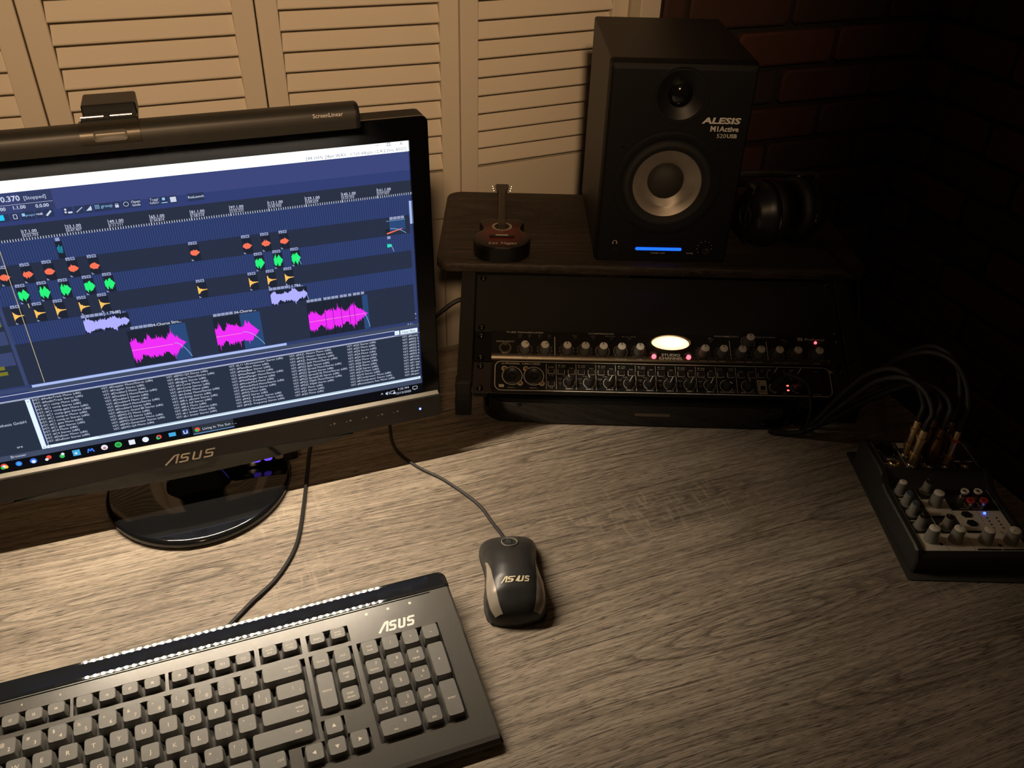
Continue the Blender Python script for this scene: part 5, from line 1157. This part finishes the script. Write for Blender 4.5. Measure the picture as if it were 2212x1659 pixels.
# ---- leads plugged into the mixer
def W(*p): return XT @ P2 @ Vector(p)
LABS = ['gold jack in the front left socket of the mixer', 'gold jack in the back left socket of the mixer', 'dark copper jack in the front middle socket of the mixer', 'dark copper jack in the back middle socket of the mixer', 'gold red-ringed jack in the front right socket of the mixer', 'silver jack in the back right socket of the mixer']
paths = [
 [(.4690, .7660, .110), (.4640, .7850, .128), (.4500, .8080, .130), (.4300, .8280, .112), (.4130, .8400, .080), (.3960, .8500, .045), (.3820, .8560, .018), (.3600, .8600, .0062), (.330, .8640, .0062)],
 [(.4670, .7850, .108), (.4600, .8020, .128), (.4440, .8230, .132), (.4250, .8400, .115), (.4100, .8490, .088), (.3970, .8560, .056), (.3860, .8620, .026), (.3760, .8680, .008), (.3700, .90, .0055)],
 [(.4880, .7665, .116), (.4860, .7900, .124), (.4760, .8250, .112), (.4560, .8520, .078), (.4340, .8680, .045), (.4120, .8740, .020), (.3930, .8790, .0065), (.3800, .90, .0060)],
 [(.4870, .7850, .110), (.4850, .8080, .116), (.4740, .8420, .100), (.4500, .8720, .062), (.4280, .8860, .030), (.4080, .8920, .010), (.3860, .9100, .0062)],
 [(.5100, .7700, .110), (.5090, .7870, .136), (.5000, .8080, .152), (.4830, .8330, .150), (.4640, .8580, .125), (.4450, .8820, .080), (.4280, .9040, .035), (.4150, .9200, .0070), (.405, .96, .0060)],
 [(.5080, .7890, .112), (.5080, .8060, .138), (.5010, .8280, .152), (.4860, .8520, .146), (.4700, .8780, .112), (.4560, .9020, .060), (.4460, .9220, .015), (.440, .95, .0060)]]
for i, (u, v, m_, q) in enumerate(JS):
    M_ = XT @ P2 @ Matrix.Translation((u, v, .0040))
    t = thing('jack_lead', 'black cable with '+LABS[i], 'cable', M_, 'jack leads plugged into the mixer')
    if m_ == 'copper_dark':
        MB().lathe([(.0040, 0), (.0062, .002), (.0074, .004), (.0078, .022), (.0072, .034), (.0058, .037), (.0058, .040), (.0064, .041), (.0064, .043), (.0050, .046), (.0046, .052)], 24).build('plug', m_, t, smooth=35)
    else:
        MB().lathe([(.0036, 0), (.0050, .001), (.0052, .010), (.0066, .0105), (.0066, .0145), (.0050, .015), (.0050, .034), (.0062, .0345), (.0062, .0385), (.0050, .039), (.0050, .0465), (.0046, .049)], 24).build('plug', m_, t, smooth=35)
        if q == 2:
            for z0_ in (.0115, .0355): MB().lathe([(.0067, z0_), (.0067, z0_+.002)], 24, cap=False).build('colour_ring', 'ring_red', t)
    Pth = [M_ @ Vector((0, 0, .044)), M_ @ Vector((0, 0, .058))]+[Vector(p)+Vector((0, 0, .004)) if k == 0 else Vector(p) for k, p in enumerate(paths[i])]
    MB(M_.inverted()).tube(Pth, .0036, 10, smooth=7).build('cord', 'cable_black', t)

# thin dark sheet below the mixer
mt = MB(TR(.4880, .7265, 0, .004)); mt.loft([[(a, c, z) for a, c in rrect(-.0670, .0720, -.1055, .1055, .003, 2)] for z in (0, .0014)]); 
o = mt.build('dark_sheet', mat('sheet_dark', (.030, .025, .019), .8), smooth=0); tag(o, 'thin dark sheet lying under the mixer', 'mat')
# sparkling box standing next to the desk behind the mixer cables
def sparkle():
    m = bpy.data.materials.new('speckled_black'); m.use_nodes = True; nt = m.node_tree; L = nt.links; b = nt.nodes['Principled BSDF']
    tc = nt.nodes.new('ShaderNodeTexCoord'); v = nt.nodes.new('ShaderNodeTexVoronoi'); v.inputs['Scale'].default_value = 330; L.new(tc.outputs['Object'], v.inputs['Vector'])
    r = nt.nodes.new('ShaderNodeValToRGB'); e = r.color_ramp.elements; e[0].position = .10; e[0].color = (1, 1, 1, 1); e[1].position = .16; e[1].color = (0, 0, 0, 1); L.new(v.outputs['Distance'], r.inputs[0])
    sp = nt.nodes.new('ShaderNodeSeparateColor'); L.new(v.outputs['Color'], sp.inputs[0]); gt_ = nt.nodes.new('ShaderNodeMath'); gt_.operation = 'GREATER_THAN'; gt_.inputs[1].default_value = .86; L.new(sp.outputs[0], gt_.inputs[0])
    ml_ = nt.nodes.new('ShaderNodeMath'); ml_.operation = 'MULTIPLY'; L.new(r.outputs[0], ml_.inputs[0]); L.new(gt_.outputs[0], ml_.inputs[1])
    mx = nt.nodes.new('ShaderNodeMix'); mx.data_type = 'RGBA'; mx.inputs[6].default_value = (.030, .025, .018, 1); mx.inputs[7].default_value = (.9, .8, .6, 1); L.new(ml_.outputs[0], mx.inputs[0]); L.new(mx.outputs[2], b.inputs['Base Color'])
    b.inputs['Roughness'].default_value = .7; return m
bx = thing('speckled_box', 'dark speckled box standing on the floor between desk and brick wall', 'box', RM @ Matrix.Translation((.895, .87, FLOOR)))
SPK_M = sparkle()
mb = MB(); mb.loft([[(a, c, z) for a, c in rrect(-.050+i, .050-i, -.155+i, .155-i, .010, 3)] for z, i in ((.012, .002), (.014, 0), (-FLOOR-.010, 0), (-FLOOR-.006, .004))]); mb.build('body', SPK_M, bx, smooth=35)
for sx in (-1, 1):
    for sy in (-1, 1): MB(Matrix.Translation((sx*.038, sy*.138, 0))).lathe([(.008, 0), (.009, .012)], 12).build('foot', 'rubber', bx)
# black lead between rack and monitor
c2 = thing('power_lead', 'black lead running from the rack stand to behind the monitor', 'cable', TR(-.07, 1.02, 0))
MB(TR(-.07, 1.02, 0).inverted()).tube([(-.030, 1.060, .040), (-.055, 1.075, .062), (-.0791, 1.0672, .070), (-.110, 1.0577, .050), (-.150, 1.04, .020), (-.20, 1.00, .0036), (-.26, .96, .0036)], .0034, 8).build('cord', 'cable_black', c2)

for o in bpy.data.objects:
    n = o.name.split('.')[0]
    if o.parent is not None and (n.endswith('print') or n in ('panel_lines', 'panel_marks', 'back_lines')): o['kind'] = 'stuff'
